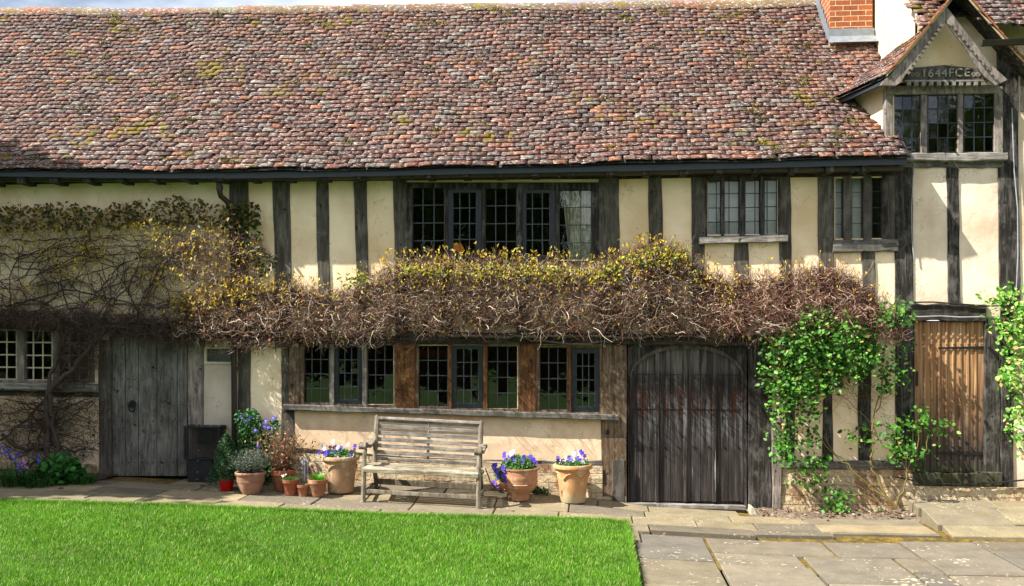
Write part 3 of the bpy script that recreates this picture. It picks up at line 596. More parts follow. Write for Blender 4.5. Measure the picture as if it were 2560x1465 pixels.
for x0, x1 in ((1574, 1580), (1853, 1860)): MB().pprism([(x0, archy(x0)+3), (x1, archy(x1)+3), (x1, 1257), (x0, 1257)], .012, .034).build('edge_strip', M['arch'], d, bevel=.006)
outer = [(x, archy(x)) for x in ax]; inner = [(1717+(x-1717)*(144-9)/144, archy(1717+(x-1717)*.9375)+10) for x in ax]
m = MB()
for i in range(32): m.pprism([outer[i], outer[i+1], inner[i+1], inner[i]], -.006, .033)
m.build('arch_moulding', M['oak'], d)
m = MB()
for py in (936, 1023, 1110):
    for px in (1590, 1625, 1660, 1695, 1737, 1772, 1810, 1845): c = P3(px, py+px*.004, .03); MB().tube([(c[0], .036, c[2]), (c[0], .022, c[2])], .011, 6).build('nail', M['iron'], d)
for y in (936, 1023): MB().pprism([(1576, y-1), (1857, y+1), (1857, y+2.5), (1576, y+.5)], .028, .0335).build('board_joint', M['iron'], d)
m = MB(); sp = [(1566, 862)]+[(x, archy(x)) for x in ax[:17]]+[(1717, 856)]; m.pprism([(1566, 1000), (1566, 856), (1717, 856)]+[(x, archy(x)) for x in ax[:17]][::-1]+[(1573, 1000)], .0, .06)
m.pprism([(1717, 856)]+[(1871, 856), (1871, 1000), (1861, 1000)]+[(x, archy(x)) for x in ax[16:]][::-1], .0, .06)
m.pprism([(1566, 1000), (1573, 1000), (1573, 1262), (1566, 1262)], .0, .06); m.pprism([(1861, 1000), (1871, 1000), (1871, 1270), (1861, 1268)], .0, .06)
m.build('door_frame', M['oak_dark'], house)
MB().pprism([(1567, 1258), (1866, 1266), (1866, 1276), (1567, 1267)], -.06, .05).build('threshold', M['oak_pale_h'], house, bevel=.005)
HOLES.append(rect((1570, 1867, 858, 1285)))
# brown door
def browndoor():
    m, t, b = newmat('orange_brown_boards'); a = noise(t, coords(t, (34, 34, 1.2)), 1, 9, .65, .4); z = sepz(t); lo = noise(t, coords(t, (7, 7, 1.2)), 1, 4)
    col = ramp(t, a, [(.3, L4('#5a3518')), (.46, L4('#8c6340')), (.6, L4('#ab8a62')), (.75, L4('#c9b18a'))])
    f = ramp(t, math_(t, 'ADD', math_(t, 'MULTIPLY', z, .45), math_(t, 'MULTIPLY', lo, .35)), [(.50, 1.), (.88, 0.)])
    col = mix(t, f, col, mix(t, ramp(t, a, [(.4, 0.), (.65, 1.)]), L4('#1e1813'), L4('#54473b')))
    col = mix(t, ramp(t, math_(t, 'MULTIPLY', z, .45), [(.2, .7), (.27, 0.)]), col, L4('#3d4416'))
    t.links.new(col, b.inputs['Base Color']); b.inputs['Roughness'].default_value = .7; bump(t, b, a, .7, .006); return m
M['bdoor'] = browndoor()
d = MB().pprism([(2284, 802), (2464, 802), (2464, 1184), (2284, 1184)], .07, .09).build('door', M['oak_dark'], house); d['label'] = 'orange-brown boarded door with strap hinges'
xs = [2286, 2312, 2330, 2347, 2367, 2384, 2402, 2420, 2440, 2462]
planks(xs, 804, 1181, .035, d, 'bdoor')
for x in xs[1:-1]: MB().pprism([(x-3, 805), (x+3, 805), (x+3, 1180), (x-3, 1180)], .022, .04).build('cover_strip', M['bdoor'], d, bevel=.006)
for y in (869, 1133): MB().pprism([(2346, y-1), (2466, y-4), (2466, y+4), (2346, y+3)], .012, .022).build('strap_hinge', M['iron'], d)
m = MB()
for y in (862, 1000, 1120):
    for x in (2292, 2307, 2330, 2350, 2366, 2385, 2402, 2420, 2438, 2455): c = P3(x, y, .02); MB().disc((c[0], .019, c[2]), .008, (0, -1, 0)).build('nail', M['iron'], d)
MB().pprism([(2291, 928), (2296, 928), (2296, 965), (2291, 965)], .0, .02).build('handle', M['iron'], d, bevel=.003)
MB().pprism([(2470, 868), (2476, 866), (2498, 892), (2492, 896)], -.04, -.026).build('hinge_arm', M['iron'], house)
HOLES.append(rect((2280, 2468, 800, 1190)))
HOLES.append(rect((513, 592, 868, 908)))
m = MB().pprism([(510, 866), (594, 866), (594, 872), (510, 872)], -.02, .03).pprism([(510, 904), (594, 905), (594, 911), (510, 910)], -.02, .03).pprism([(510, 872), (516, 872), (516, 904), (510, 904)], -.018, .03)
w = m.build('vent_window', M['muntin'], house); MB().pprism([(514, 870), (592, 870), (592, 906), (514, 906)], .02, .025).build('pane', plain('dusty_glass', '#4a4b47', .2), w)

# dormer --------------------------------------------------------------
DY = -.06
dorm = MB().pprism([(2214, 218), (2232, 218), (2232, 396), (2214, 396)], DY, .06).pprism([(2486, 216), (2508, 216), (2508, 396), (2486, 396)], DY, .06).pprism([(2220, 214), (2498, 212), (2498, 232), (2220, 236)], DY-.03, .06).pprism([(2232, 384), (2486, 382), (2486, 390), (2232, 390)], DY+.01, .06).build('dormer', M['oak_pale'], house, bevel=.006)
def dparts(mb, name, mat, **k): return mb.build(name, M[mat], dorm, **k)
dl = [(2233, 2303, 238, 384, c3, 4, 0), (2319, 2394, 236, 381, c3, 4, 1), (2409, 2486, 234, 379, c3, 4, 0)]
dparts(MB().pprism([(2303, 236), (2318, 236), (2318, 386), (2303, 386)], DY-.01, .05).pprism([(2395, 234), (2408, 234), (2408, 386), (2395, 386)], DY-.01, .05), 'mullion', 'oak_pale', bevel=.006)
for (x0, x1, yt, yb, cols, rows, cas) in dl:
    gy = DY+.03; X0, Z1 = map(float, W(x0, yt, gy)); X1, Z0 = map(float, W(x1, yb, gy)); gl = MB(); ld = MB()
    for i in range(3):
        for j in range(4):
            a, b, e, f = X0+(X1-X0)*i/3, X0+(X1-X0)*(i+1)/3, Z0+(Z1-Z0)*j/4, Z0+(Z1-Z0)*(j+1)/4
            tx, tz = random.gauss(0, .012)*.1, random.gauss(0, .012)*.1
            gl.add([(a, gy-tx-tz, e), (b, gy+tx-tz, e), (b, gy+tx+tz, f), (a, gy-tx+tz, f)], [(0, 1, 2, 3)])
    for i in range(4): x = X0+(X1-X0)*i/3; ld.box(x-.006, x+.006, gy-.008, gy+.003, Z0, Z1)
    for j in range(5): z = Z0+(Z1-Z0)*j/4; ld.box(X0, X1, gy-.0095, gy+.002, z-.006, z+.006)
    if cas:
        for a, b in ((X0-.02, X0+.008), (X1-.008, X1+.02)): ld.box(a, b, gy-.012, gy+.0, Z0-.01, Z1+.01)
        for a, b in ((Z0-.018, Z0+.008), (Z1-.008, Z1+.015)): ld.box(X0, X1, gy-.0125, gy+.001, a, b)
    dparts(gl, 'pane', 'glass'); dparts(ld, 'leading', 'casement')
HOLES.append(rect((2225, 2495, 225, 392)))
dparts(MB().pprism([(2364, 40), (2250, 204), (2478, 204)], -.12, -.06), 'gable_panel', 'cream')
dparts(MB().pprism([(2277, 170), (2362, 162), (2446, 172), (2468, 200), (2260, 200)], -.155, -.125), 'name_board', 'oak', bevel=.004)
m = MB().pprism([(2262, 200), (2472, 199), (2472, 203), (2262, 204)], -.19, -.13)
for i in range(11): x = 2268+i*18.6; m.pprism([(x, 204), (x+10, 204), (x+10, 213), (x, 213)], -.19, -.13)
dparts(m, 'dentil_course', 'oak_pale_h')
def scroll(cx, cy, r, s=1):
    c = Vector(P3(cx, cy, -.158)); return [c+Vector((s*math.cos(q)*r*(1-q/15), 0, math.sin(q)*r*(1-q/15))) for q in np.linspace(0, 12, 30)]
m = MB()
for cx, s in ((2282, 1), (2293, -1), (2434, 1), (2445, -1)): m.tube(scroll(cx, 187, .030, s), .0055, 5)
M['carving'] = plain('worn_carving', '#857f74', .8); dparts(m, 'carved_scroll', 'carving')
fc = bpy.data.curves.new('lettering', 'FONT'); fc.body = "1644FCE"; fc.size = .14; fc.extrude = .012; fc.space_character = 1.12; fc.offset = .001
fo = bpy.data.objects.new('tmp', fc); COL.objects.link(fo); bpy.context.view_layer.update()
me = bpy.data.meshes.new_from_object(fo.evaluated_get(bpy.context.evaluated_depsgraph_get())); bpy.data.objects.remove(fo)
lt = link('lettering', me, M['carving'], dorm); x, z = W(2302, 193.5, -.16); xr, _ = W(2424, 194, -.16)
wd = max(v.co.x for v in me.vertices); lt.rotation_euler = (math.pi/2, 0, 0); lt.location = (float(x), -.162, float(z)); lt.scale = (float(xr-x)/wd, .95, 1)
# bargeboards with dentils
left = [(2364, 12), (2364, 52), (2320, 112), (2278, 170), (2262, 190), (2252, 207), (2238, 215), (2200, 214), (2208, 202), (2228, 185), (2268, 132), (2316, 70)]
right = [(2364, 12), (2364, 52), (2408, 112), (2444, 170), (2462, 192), (2488, 214), (2520, 200), (2508, 188), (2476, 160), (2438, 108), (2400, 60)]
for pl in (left, right): dparts(MB().pprism(pl, -.30, -.26), 'bargeboard', 'oak_pale', bevel=.006)
m = MB(); mr = MB()
for sgn, (p, q) in ((-1, ((2359, 62), (2268, 190))), (1, ((2370, 60), (2492, 208)))):
    n = 12
    for i in range(n):
        t = (i+.3)/n; a = Vector(p).lerp(Vector(q), t); d2 = (Vector(q)-Vector(p)).normalized(); nn = Vector((d2.y, -d2.x))*(1 if sgn < 0 else 1)
        if sgn > 0: nn = Vector((d2.y, -d2.x))
        k = 3.6; off = nn*(-2 if sgn < 0 else 6); c_ = a+off
        dparts(MB().pprism([tuple(c_-d2*k-nn*k), tuple(c_+d2*k-nn*k), tuple(c_+d2*k+nn*k), tuple(c_-d2*k+nn*k)], -.325, -.301), 'dentil', 'oak_pale')
dparts(MB().add([(x, y, z) for z in (4.1, 5.10) for x, y in ((3.46, -.05), (3.235, .66), (3.50, .66), (3.50, -.05))], [(0, 1, 5, 4)[::-1], (1, 2, 6, 5)[::-1], (3, 0, 4, 7)[::-1], (4, 5, 6, 7)]), 'cheek_wall', 'render_white')
# right range: tall wall, flank wall, and what stands above
fl = MB()
fl.add([(3.76, 0.02, 4.4), (3.76, 4.5, 4.4), (3.76, 4.5, 9.4), (3.76, 2.0, 7.90), (3.76, 0.02, 5.94)], [(0, 4, 3, 2, 1)]); fl.build('flank_wall', M['render_white'], house)

# chimney
chx0, chx1, chy = 3.16, 3.72, 1.67
ch = MB().box(chx0, chx1, chy, 2.45, 5.7, 8.9).build('chimney', M['brick'], house)
zb = float(W(2100, 100, chy)[1]); zt_ = float(W(2100, 73, chy)[1])
MB().box(chx0-.012, chx1+.02, chy-.02, chy, zb-.05, zt_).add([(chx0-.05, chy-.16, zb-.075), (chx1+.05, chy-.16, zb-.075), (chx1+.02, chy-.01, zb+.055), (chx0-.012, chy-.01, zb+.055)], [(0, 1, 2, 3)]).build('lead_apron', M['lead_sheet'], ch)
m = MB(); y = chy; z = zt_
pts = [(chy-.02, zb-.05)]; z0 = zb+.12
for i in range(8): pts += [(chy+.0+i*.095, z0+i*.095+.08), (chy+.07+i*.095, z0+i*.095+.06)]
pts += [(chy+.8, z0+.7), (chy+.8, z0+.45)]
m.add([(chx0-.012, a, b) for a, b in pts]+[(chx0-.003, a, b) for a, b in pts], [tuple(range(len(pts)))[::-1]]); m.build('stepped_flashing', M['lead_sheet'], ch)

# tiles ---------------------------------------------------------------
tp = np.array([lin(h) for h in ('#5b3a33', '#633f38', '#4f3938', '#69463d', '#7a4b3a', '#8c573c', '#665a55', '#7f736c', '#564546', '#75564c')])
def tiles(Pf, Nf, a0, a1, L_, keepf, orange, gauge=.099, tw=.162, name='roof_tiles', parent=None, wav=.012):
    ncr = int(L_/gauge); A, T, C, S = [], [], [], []
    for j in range(ncr):
        a = np.arange(a0, a1, tw)+(tw/2 if j % 2 else 0)+R.normal(0, .013, len(np.arange(a0, a1, tw)))
        A.append(a); T.append(np.full(len(a), j*gauge)+R.normal(0, .004, len(a))+.010*np.sin(a*1.3+j*.7)); S.append(np.full(len(a), j))
    A = np.concatenate(A); T = np.concatenate(T); k = keepf(A, T); A, T = A[k], T[k]; n = len(A)
    w = tw*R.uniform(.985, 1.07, n); ln = .19; cam_ = R.uniform(-.001, .003, n)
    p = np.array([.17, .16, .16, .12, .07, .03, .07, .05, .10, .07]); op = np.array([.14, .18, .06, .18, .15, .08, .05, .03, .04, .09])
    o = np.clip(orange(A, T), 0, 1); ci = np.array([R.choice(10, p=(1-oo)*p+oo*op) for oo in o]); col = tp[ci]*R.uniform(.82, 1.14, (n, 1))*(1+.16*np.sin(A*1.7+np.sin(T*2.1)*2)*np.cos(T*2.6-A*.8)+.10*np.sin(A*5.3+T*7))[:, None]
    us = np.array([-.5, -.17, .17, .5]); rot = R.normal(0, .018, n); lift = np.abs(R.normal(0, .004, n)); off = R.normal(0, .003, n)
    V = np.zeros((n, 14, 3))
    def P(a, t, h):
        return Pf(a, t)+Nf(a, t)*h[:, None]
    for i, uu in enumerate(us):
        cc = cam_*(1-(2*uu)**2); jag = R.normal(0, .0018, n)
        V[:, i] = P(A+uu*w, T+rot*uu*w+off+jag,   .034+cc+lift+.5*rot*uu*w)
        V[:, 4+i] = P(A+uu*w, T+ln, .004+cc)
        V[:, 8+i] = P(A+uu*w, T+rot*uu*w+off+jag,   .017+cc+lift+.5*rot*uu*w)
    V[:, 12] = P(A-.5*w, T+ln, np.full(n, -.01)); V[:, 13] = P(A+.5*w, T+ln, np.full(n, -.01))
    f = [(0, 1, 5, 4), (1, 2, 6, 5), (2, 3, 7, 6), (8, 9, 1, 0), (9, 10, 2, 1), (10, 11, 3, 2), (8, 0, 4, 12), (3, 11, 13, 7)]
    Fc = (np.arange(n)[:, None, None]*14+np.array(f)[None]).reshape(-1, 4)
    cv = np.repeat(col[:, None], 14, 1); cv[:, 8:12] *= .55; return fast(name, V.reshape(-1, 3), Fc, M['tile'], parent, cv.reshape(-1, 3))   # shade painted into the tile ends, deepening the shadow line under each course
def deck(name, Pf, a0, a1, L_, parent, zo=-.012, seg=30):
    aa = np.linspace(a0, a1, seg); nt_ = 14; V = np.concatenate([Pf(aa, np.full(seg, t))+[0, 0, zo] for t in np.linspace(0, L_, nt_)]); i = np.arange((seg-1)*(nt_-1)); i = (i//(seg-1))*seg+i % (seg-1)
    return fast(name, V, np.stack([i, i+1, i+seg+1, i+seg], -1), M['oak_dark'], parent)
RL = 4.12
def Pmain(a, t):
    a = np.asarray(a, float); t = np.asarray(t, float); f = t/RL; z = ze(a)*(1-f)+zr(a)*f; y = -.37+(2.6+.37)*f
    s = .018*np.sin(a*1.1+.4)*np.sin(f*3+.3)+.012*np.sin(a*2.7+t*1.3)+.007*np.sin(a*6.1-t*2.9)-.03*np.sin(f*math.pi)
    return np.stack([a, y-s*.7, z+s*.7], -1)
def Nmain(a, t): return np.tile(np.array([0, -.69, .72]), (len(a), 1))
rl = deck('roof', Pmain, -11.5, 3.6, RL, house, seg=70)
rl['label'] = 'long steep roof of old red and purple clay tiles'
def keepm(a, t): Y_ = -.37+t*.721; return np.where(Y_ < -.02, a < 3.50, np.where(Y_ < .66, a < 3.42-.34*Y_, a < 3.80))
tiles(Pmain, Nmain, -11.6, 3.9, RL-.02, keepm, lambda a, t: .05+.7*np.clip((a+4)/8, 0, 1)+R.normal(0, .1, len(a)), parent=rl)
m = MB()
x = -11.5
while x < 3.7:
    x1 = x+random.uniform(.40, .47); za, zb_ = float(zr(x)), float(zr(min(x1, 9))); dz = random.uniform(-.01, .012); m.col = tuple(v*random.uniform(.85, 1.15) for v in lin(random.choice(['#7c5a49', '#776653', '#7d6c58', '#6f5d4f', '#84543f'])))
    n = 9; vs = []; 
    for xx, zz, r in ((x, za, .135), (x1+.02, zb_, .125)):
        for q in np.linspace(-.15, math.pi+.15, n): vs.append((xx, 2.62-math.cos(q)*r*1.0, zz-.06+dz+math.sin(q)*r))
    m.add(vs, [(i, i+n, i+n+1, i+1) for i in range(n-1)]+[tuple(range(n))]); x = x1
m.build('ridge_tiles', M['tile'], rl, colors=True, smooth=True)
fast('back_slope', [(-11.5, 2.62, 7.05), (3.7, 2.62, 6.95), (3.7, 6.5, 3.2), (-11.5, 6.5, 3.2)], [(3, 2, 1, 0)], M['oak_dark'], rl)
# moss cushions
mc = []
for _ in range(130):
    k = random.random()
    if k < .35: a, t = random.uniform(-8, 3), random.uniform(3.5, 4.0)
    elif k < .6: a, t = random.uniform(1.8, 3.1), random.uniform(.1, 3)
    else: a, t = random.uniform(-8, 3.2), random.uniform(.1, 3.9)
    p0 = Pmain(np.array([a]), np.array([t]))[0]+np.array([0, -.69, .72])*.04; n = random.randint(14, 70); q = R.normal(0, 1, (n, 3))*[.045, .018, .018]*(n/40)**.5; mc.append(p0+q)
mc = np.concatenate(mc)
def _leafy(): 
    V, Fc, C = leafset(mc, .022, (0, -.6, .8), 1., .8, pick(['#6a6a1c', '#4e5216', '#857a24', '#3c3a18'], len(mc)), .3); return fast('moss', V, Fc, M['leaf'], rl, C)
# right range roof
def Pr(a, t): t = np.asarray(t, float); a = np.asarray(a, float); return np.stack([a, -.30+t*.707, 5.63+t*.707+.01*np.sin(a*2+t)], -1)
AX, AZ = 4.16, 6.08
zd = lambda X: AZ-np.abs(X-AX)*1.22
def keepr(a, t): return (Pr(a, t)[:, 2] > zd(a)-.02) & (a > 3.74)
rr = deck('roof', lambda a, t: Pr(a, t+.25), 3.76, 8.5, 4.6, house); rr['label'] = 'higher tiled roof behind the dormer'
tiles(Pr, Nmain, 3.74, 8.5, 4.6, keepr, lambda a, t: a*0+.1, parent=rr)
deck('roof_deck', Pr, 4.75, 8.5, .9, rr)
# dormer roof slopes: a runs back along Y
def mk(s):
    def Pd(a, t):
        t = np.asarray(t, float); a = np.asarray(a, float); k = .035*np.clip(1-t/.4, 0, 1)**2
        wid = .82; e = (.40 if s < 0 else .05)*np.clip((a+.28)/.95, 0, 1.3)*np.clip(1-t/1.29, 0, 1)**1.6; return np.stack([AX+s*(wid-t*.635+e), a, AZ-.02-(wid-t*.635)*1.22+k-e*.12], -1)
    def Nd(a, t): return np.tile(np.array([s*.77, 0, .635]), (len(a), 1))
    return Pd, Nd
for s in (-1, 1):
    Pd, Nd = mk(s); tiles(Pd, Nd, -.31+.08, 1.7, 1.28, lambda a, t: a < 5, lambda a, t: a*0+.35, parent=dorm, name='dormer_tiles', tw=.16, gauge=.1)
    dk = deck('dormer_deck', Pd, -.31, 1.75, 1.29, dorm, zo=-.016)
m = MB()
for s in (-1, 1):
    for i in range(14):
        t = i*.092; kk = lambda t: .035*max(0, 1-t/.4)**2; q0 = AX+s*(.82-t*.635); z0 = AZ-(.82-t*.635)*1.22+kk(t); t += .092; q1 = AX+s*(.82-t*.635); z1 = AZ-(.82-t*.635)*1.22+kk(t)
        m.col = lin('#b3a27c'); m.prism([(q0, z0-.035), (q1, z1-.035), (q1, z1+.0), (q0, z0+.0)], -.315, -.26)
        m.col = tuple(v*random.uniform(.8, 1.1) for v in lin('#9c6146')); m.prism([(q0, z0+.002), (q1, z1+.002), (q1, z1+.016), (q0+s*.004, z0+.03)], -.335, -.2)
m.build('verge', attr_mat('mortar_verge', .9, dirt=.4), dorm, colors=True)
m = MB()
x = -.33
while x < 1.6:
    m.col = tuple(v*random.uniform(.85, 1.1) for v in lin('#a9906f')); m.add([(AX+math.cos(q)*.085, y, AZ+.02+math.sin(q)*.075) for y in (x, x+.33) for q in np.linspace(-.3, math.pi+.3, 9)], [(i, i+1, i+10, i+9) for i in range(8)]+[tuple(range(9))]); x += .32
m.build('ridge_tiles', M['tile'], dorm, colors=True, smooth=True)
MB().add([(3.33, -.22, 5.02), (3.38, -.22, 5.02), (3.02, .6, 4.99), (3.07, .6, 4.99), (3.33, -.22, 5.06), (3.38, -.22, 5.06), (3.02, .6, 5.03), (3.07, .6, 5.03)], [(0, 2, 3, 1), (4, 5, 7, 6), (0, 1, 5, 4), (2, 6, 7, 3), (0, 4, 6, 2), (1, 3, 7, 5)]).build('eaves_board', M['fascia'], dorm)
# range gutter and bits of wall seen at the far right
gp2 = [P3(2452, 112, -.36), P3(2560, 108, -.36), P3(2700, 104, -.36)]
m = MB(); vs = []; fs = []
for p in gp2: vs += [(p[0], p[1]+a*1.2, p[2]+b*1.2+.04) for a, b in prof]
n = len(prof); fs = [(i*n+j, i*n+(j+1) % n, (i+1)*n+(j+1) % n, (i+1)*n+j) for i in range(2) for j in range(n)]+[tuple(range(n))]
m.add(vs, fs).build('gutter', M['gutter'], house, smooth=True)
window([(2552, 150), (2640, 150), (2640, 278), (2552, 278)], [(2560, 2630, 160, 270, c3, 4, None)], 'oak', label='leaded window at the right edge under the upper eave')
# walls last, with every opening cut
wall('plaster_wall', -11.5, 3.58, -.1, 4.40, M['cream'])
wall('plaster_wall', 3.58, 8.5, -.3, 5.02, M['pale']); wall('plaster_wall', 3.78, 8.5, 5.02, 5.88, M['pale'])
a = rect((510, 594, 911, 1206)); MB().box(a[0], a[1], -.006, .01, a[2], a[3]).build('plaster_panel', M['grey_plaster'], house)
x0, zt1 = map(float, W(738, 1024)); x1, zt2 = map(float, W(1506, 1049)); _, zb1 = map(float, W(738, 1130)); _, zb2 = map(float, W(1506, 1162))
MB().prism([(x0, zb1), (x1, zb2), (x1, zt2), (x0, zt1)], -.012, .0).build('combed_panel', M['parget'], house)
def plinth(px0, py0, px1, py1, proud=.035):
    xa, za = map(float, W(px0, py0)); xb, zb = map(float, W(px1, py1)); n = 40; m = MB(); vs = []
    nz = 10
    for i in range(n+1):
        for j in range(nz+1):
            x = xa+(xb-xa)*i/n; zt = za+(zb-za)*i/n; z = zt+(-.25-zt)*j/nz; vs.append((x, -proud+random.uniform(-.009, .009)-.012*j/nz, z))
    m.add(vs, [(i*(nz+1)+j, i*(nz+1)+j+1, (i+1)*(nz+1)+j+1, (i+1)*(nz+1)+j) for i in range(n) for j in range(nz)]); xs_ = nz+1
    return m.build('plinth', M['plinth'], house)
plinth(706, 1130, 1506, 1164); plinth(1952, 1172, 2284, 1174); plinth(-150, 1150, 246, 1160); plinth(2284, 1214, 2700, 1218, .05)
# cables clipped to the walls
def cable(pts, r, mat, Y=-.04): MB().tube([P3(a, b, Y) for a, b in pts], r, 6).build('cable', M[mat], house, smooth=True)
cable([(2236, 402), (2276, 401), (2286, 410), (2283, 440), (2279, 520), (2280, 600), (2285, 648)], .006, 'cable')
cable([(2381, 400), (2392, 415), (2400, 428)], .004, 'cable'); cable([(2530, 270), (2535, 420), (2544, 520), (2545, 640), (2540, 740)], .007, 'cable', -.05)
cable([(2250, 792), (2260, 790), (2300, 792), (2350, 790), (2400, 793), (2462, 792)], .008, 'cable', -.06)
cable([(2200, 800), (2240, 772), (2270, 756), (2330, 755), (2400, 760), (2470, 765), (2530, 764)], .009, 'black_cable', -.05)
cable([(2238, 1192), (2300, 1205), (2400, 1212), (2500, 1206), (2560, 1200)], .010, 'black_cable', -.09)
MB().tube([P3(1213, 1170, -.1), P3(1226, 1205, -.1), P3(1244, 1226, -.12), P3(1262, 1234, -.14)], .007, 6).build('cable', M['black_cable'], house)

# rooms behind the windows
m = MB()
def room(x0, x1, z0, z1, y1, mat, name='room'):
    m = MB().add([(x0, .11, z0), (x1, .11, z0), (x1, y1, z0), (x0, y1, z0), (x0, .11, z1), (x1, .11, z1), (x1, y1, z1), (x0, y1, z1)], [(0, 1, 2, 3), (7, 6, 5, 4), (3, 2, 6, 7), (0, 3, 7, 4), (1, 5, 6, 2)])
    return m.build(name, mat, house)
warm = plain('warm_room', '#9a6236', .9); pale_room = plain('pale_room', '#b5b0a2', .9)
room(-11.4, -5.2, .3, 2.35, 2.6, M['dark_room']); room(-4.1, .36, .3, 2.35, 3.2, warm); room(-2.7, .15, 2.5, 4.1, 2.4, M['dark_room']); room(1.3, 3.45, 2.5, 4.1, 2.2, pale_room); room(3.56, 4.95, 4.0, 5.1, 2.0, warm); room(5.05, 6, 4, 5.6, 2, M['dark_room'])

# ------------------------------------------------------------------ things behind the glass
m = MB(); xa, zt_ = map(float, W(1402, 470, .2)); xb, zb = map(float, W(1490, 662, .2)); n = 60; vs = []
for i in range(n+1):
    f = i/n
    for t in (0, .5, 1): vs.append((xa+(xb-xa)*(f*(1-.30*(1-t)*(1-f)) + .30*(1-t)*(1-f)*.9), .145+.022*math.sin(f*58), zb+(zt_+.1-zb)*t))
m.add(vs, [(i*3+j, i*3+j+1, (i+1)*3+j+1, (i+1)*3+j) for i in range(n) for j in range(2)])
tag(m.build('curtain', plain('cream_curtain', '#f3eed6', .9, 0, .05), None, smooth=True), 'cream curtain drawn to the right of the big upper window', 'curtain')
for k, (x0, x1, y0, y1, lb) in enumerate(((1766, 1948, 446, 592, 'white slatted blind behind the four-light upper window'), (2084, 2165, 438, 602, 'white blind behind the narrow window beside the corner post'))):
    m = MB(); r = rect((x0, x1, y0, y1)); z = r[2]
    while z < r[3]: m.add([(r[0], .125, z), (r[1], .125, z), (r[1], .14, z+.050), (r[0], .14, z+.050)], [(0, 1, 2, 3)]); z += .046
    tag(m.build('blind', plain('blind_white', '#f0f3f0', .6, 0, .04), None), lb, 'blind', 'window blinds')
def lamp(loc, r, lab, col, st, shape):
    o = thing('lamp', loc, lab, 'lamp', 'lit lamps behind the windows'); mt, t, b = newmat('lit_shade'); b.inputs['Base Color'].default_value = L4(col); b.inputs['Emission Color'].default_value = L4(col); b.inputs['Emission Strength'].default_value = st
    MB().lathe([(r*a, r*c_) for a, c_ in shape]).build('lamp_shade', mt, o, smooth=True)
    MB().tube([(0, 0, -.35), (0, 0, 0)], .008).build('stem', M['iron'], o); return o
bowl_s = [(.05, -.35), (.7, -.25), (1, .1), (.98, .12), (.6, -.1)]; cone_s = [(1, -.4), (.98, -.4), (.55, .4), (.5, .4)]
lamp(P3(1142, 618, .7), .11, 'small orange lamp glowing in the big upper window', '#8a5518', .35, cone_s)
lamp(P3(1086, 880, 1.3), .26, 'amber ceiling lamp behind the middle ground-floor window', '#4a2810', .03, bowl_s)

# ------------------------------------------------------------------ foliage tools
def inpoly(px, py, poly):
    c = np.zeros(len(px), bool); n = len(poly)
    for i in range(n):
        x0, y0 = poly[i]; x1, y1 = poly[i-1]
        k = ((y0 > py) != (y1 > py)) & (px < (x1-x0)*(py-y0)/((y1-y0) or 1e-9)+x0); c ^= k
    return c
def sample(poly, n):
    p = np.array(poly, float); lo, hi = p.min(0), p.max(0); out = []
    tot = 0
    while tot < n:
        q = R.uniform(lo, hi, (n, 2)); q = q[inpoly(q[:, 0], q[:, 1], poly)]; out.append(q); tot += len(q)
    return np.concatenate(out)[:n]
def towall(q, Y):
    x, z = W(q[:, 0], q[:, 1], Y); return np.stack([x, Y+np.zeros(len(x)), z], -1)
def unit(v): return v/np.maximum(np.linalg.norm(v, axis=-1, keepdims=True), 1e-9)
def twigs(P0, length, rad, k=6, wig=.35, bias=(0, 0, 0), taper=.35, d0=None, ymax=-.012):
    n = len(P0); d = unit(R.normal(0, 1, (n, 3))*np.array([1, .55, .8])+np.array(bias)) if d0 is None else unit(d0); P = np.zeros((n, k, 3)); P[:, 0] = P0
    ln = np.asarray(length)*np.ones(n)/(k-1)
    for i in range(1, k):
        d = unit(d+R.normal(0, wig, (n, 3))); P[:, i] = P[:, i-1]+d*ln[:, None]
        P[:, i, 1] = np.minimum(P[:, i, 1], ymax-rad[0] if hasattr(rad, '__len__') else ymax)
    r = np.linspace(1, taper, k)[None]*(np.asarray(rad)*np.ones(n))[:, None]
    return P, r
def tubes(P, r, sides=3):
    n, k, _ = P.shape; T = np.gradient(P, axis=1); T = unit(T); ref = np.tile(unit(R.normal(0, 1, (n, 1, 3))), (1, k, 1)); A = unit(np.cross(T, ref)); B = np.cross(T, A)
    q = np.arange(sides)*2*np.pi/sides; V = P[:, :, None]+(A[:, :, None]*np.cos(q)[:, None]+B[:, :, None]*np.sin(q)[:, None])*r[:, :, None, None]
    b = (np.arange(n)[:, None, None]*k+np.arange(k-1)[None, :, None])*sides; j = np.arange(sides)[None, None]; j2 = (j+1) % sides
    Fc = np.stack([b+j, b+j2, b+sides+j2, b+sides+j], -1).reshape(-1, 4); return V.reshape(-1, 3), Fc
def pick(pal, n, p=None, var=.2): return np.array([lin(h) for h in pal])[R.choice(len(pal), n, p=p)]*R.uniform(1-var, 1+var, (n, 1))
def leafset(P, size, up=(0, -.6, .5), spread=.8, asp=.62, cols=None, fold=.25, dirb=None, dirs=.8):
    n = len(P); nm = unit(np.array(up)+R.normal(0, spread, (n, 3))); d = R.normal(0, dirs, (n, 3))+(np.array(dirb) if dirb is not None else 0); d = unit(d-nm*(d*nm).sum(-1, keepdims=True)); s = np.cross(nm, d)
    L_ = (np.asarray(size)*np.ones(n))[:, None]; w = L_*asp*.5
    V = np.stack([P, P+d*L_*.3+s*w*.9+nm*w*fold, P+d*L_*.68+s*w*.8+nm*w*fold, P+d*L_, P+d*L_*.68-s*w*.8+nm*w*fold, P+d*L_*.3-s*w*.9+nm*w*fold], 1)
    b = np.arange(n)*6; Fc = np.concatenate([np.stack([b, b+3, b+2, b+1], -1), np.stack([b, b+5, b+4, b+3], -1)]); return V.reshape(-1, 3), Fc, np.repeat(cols, 6, 0)
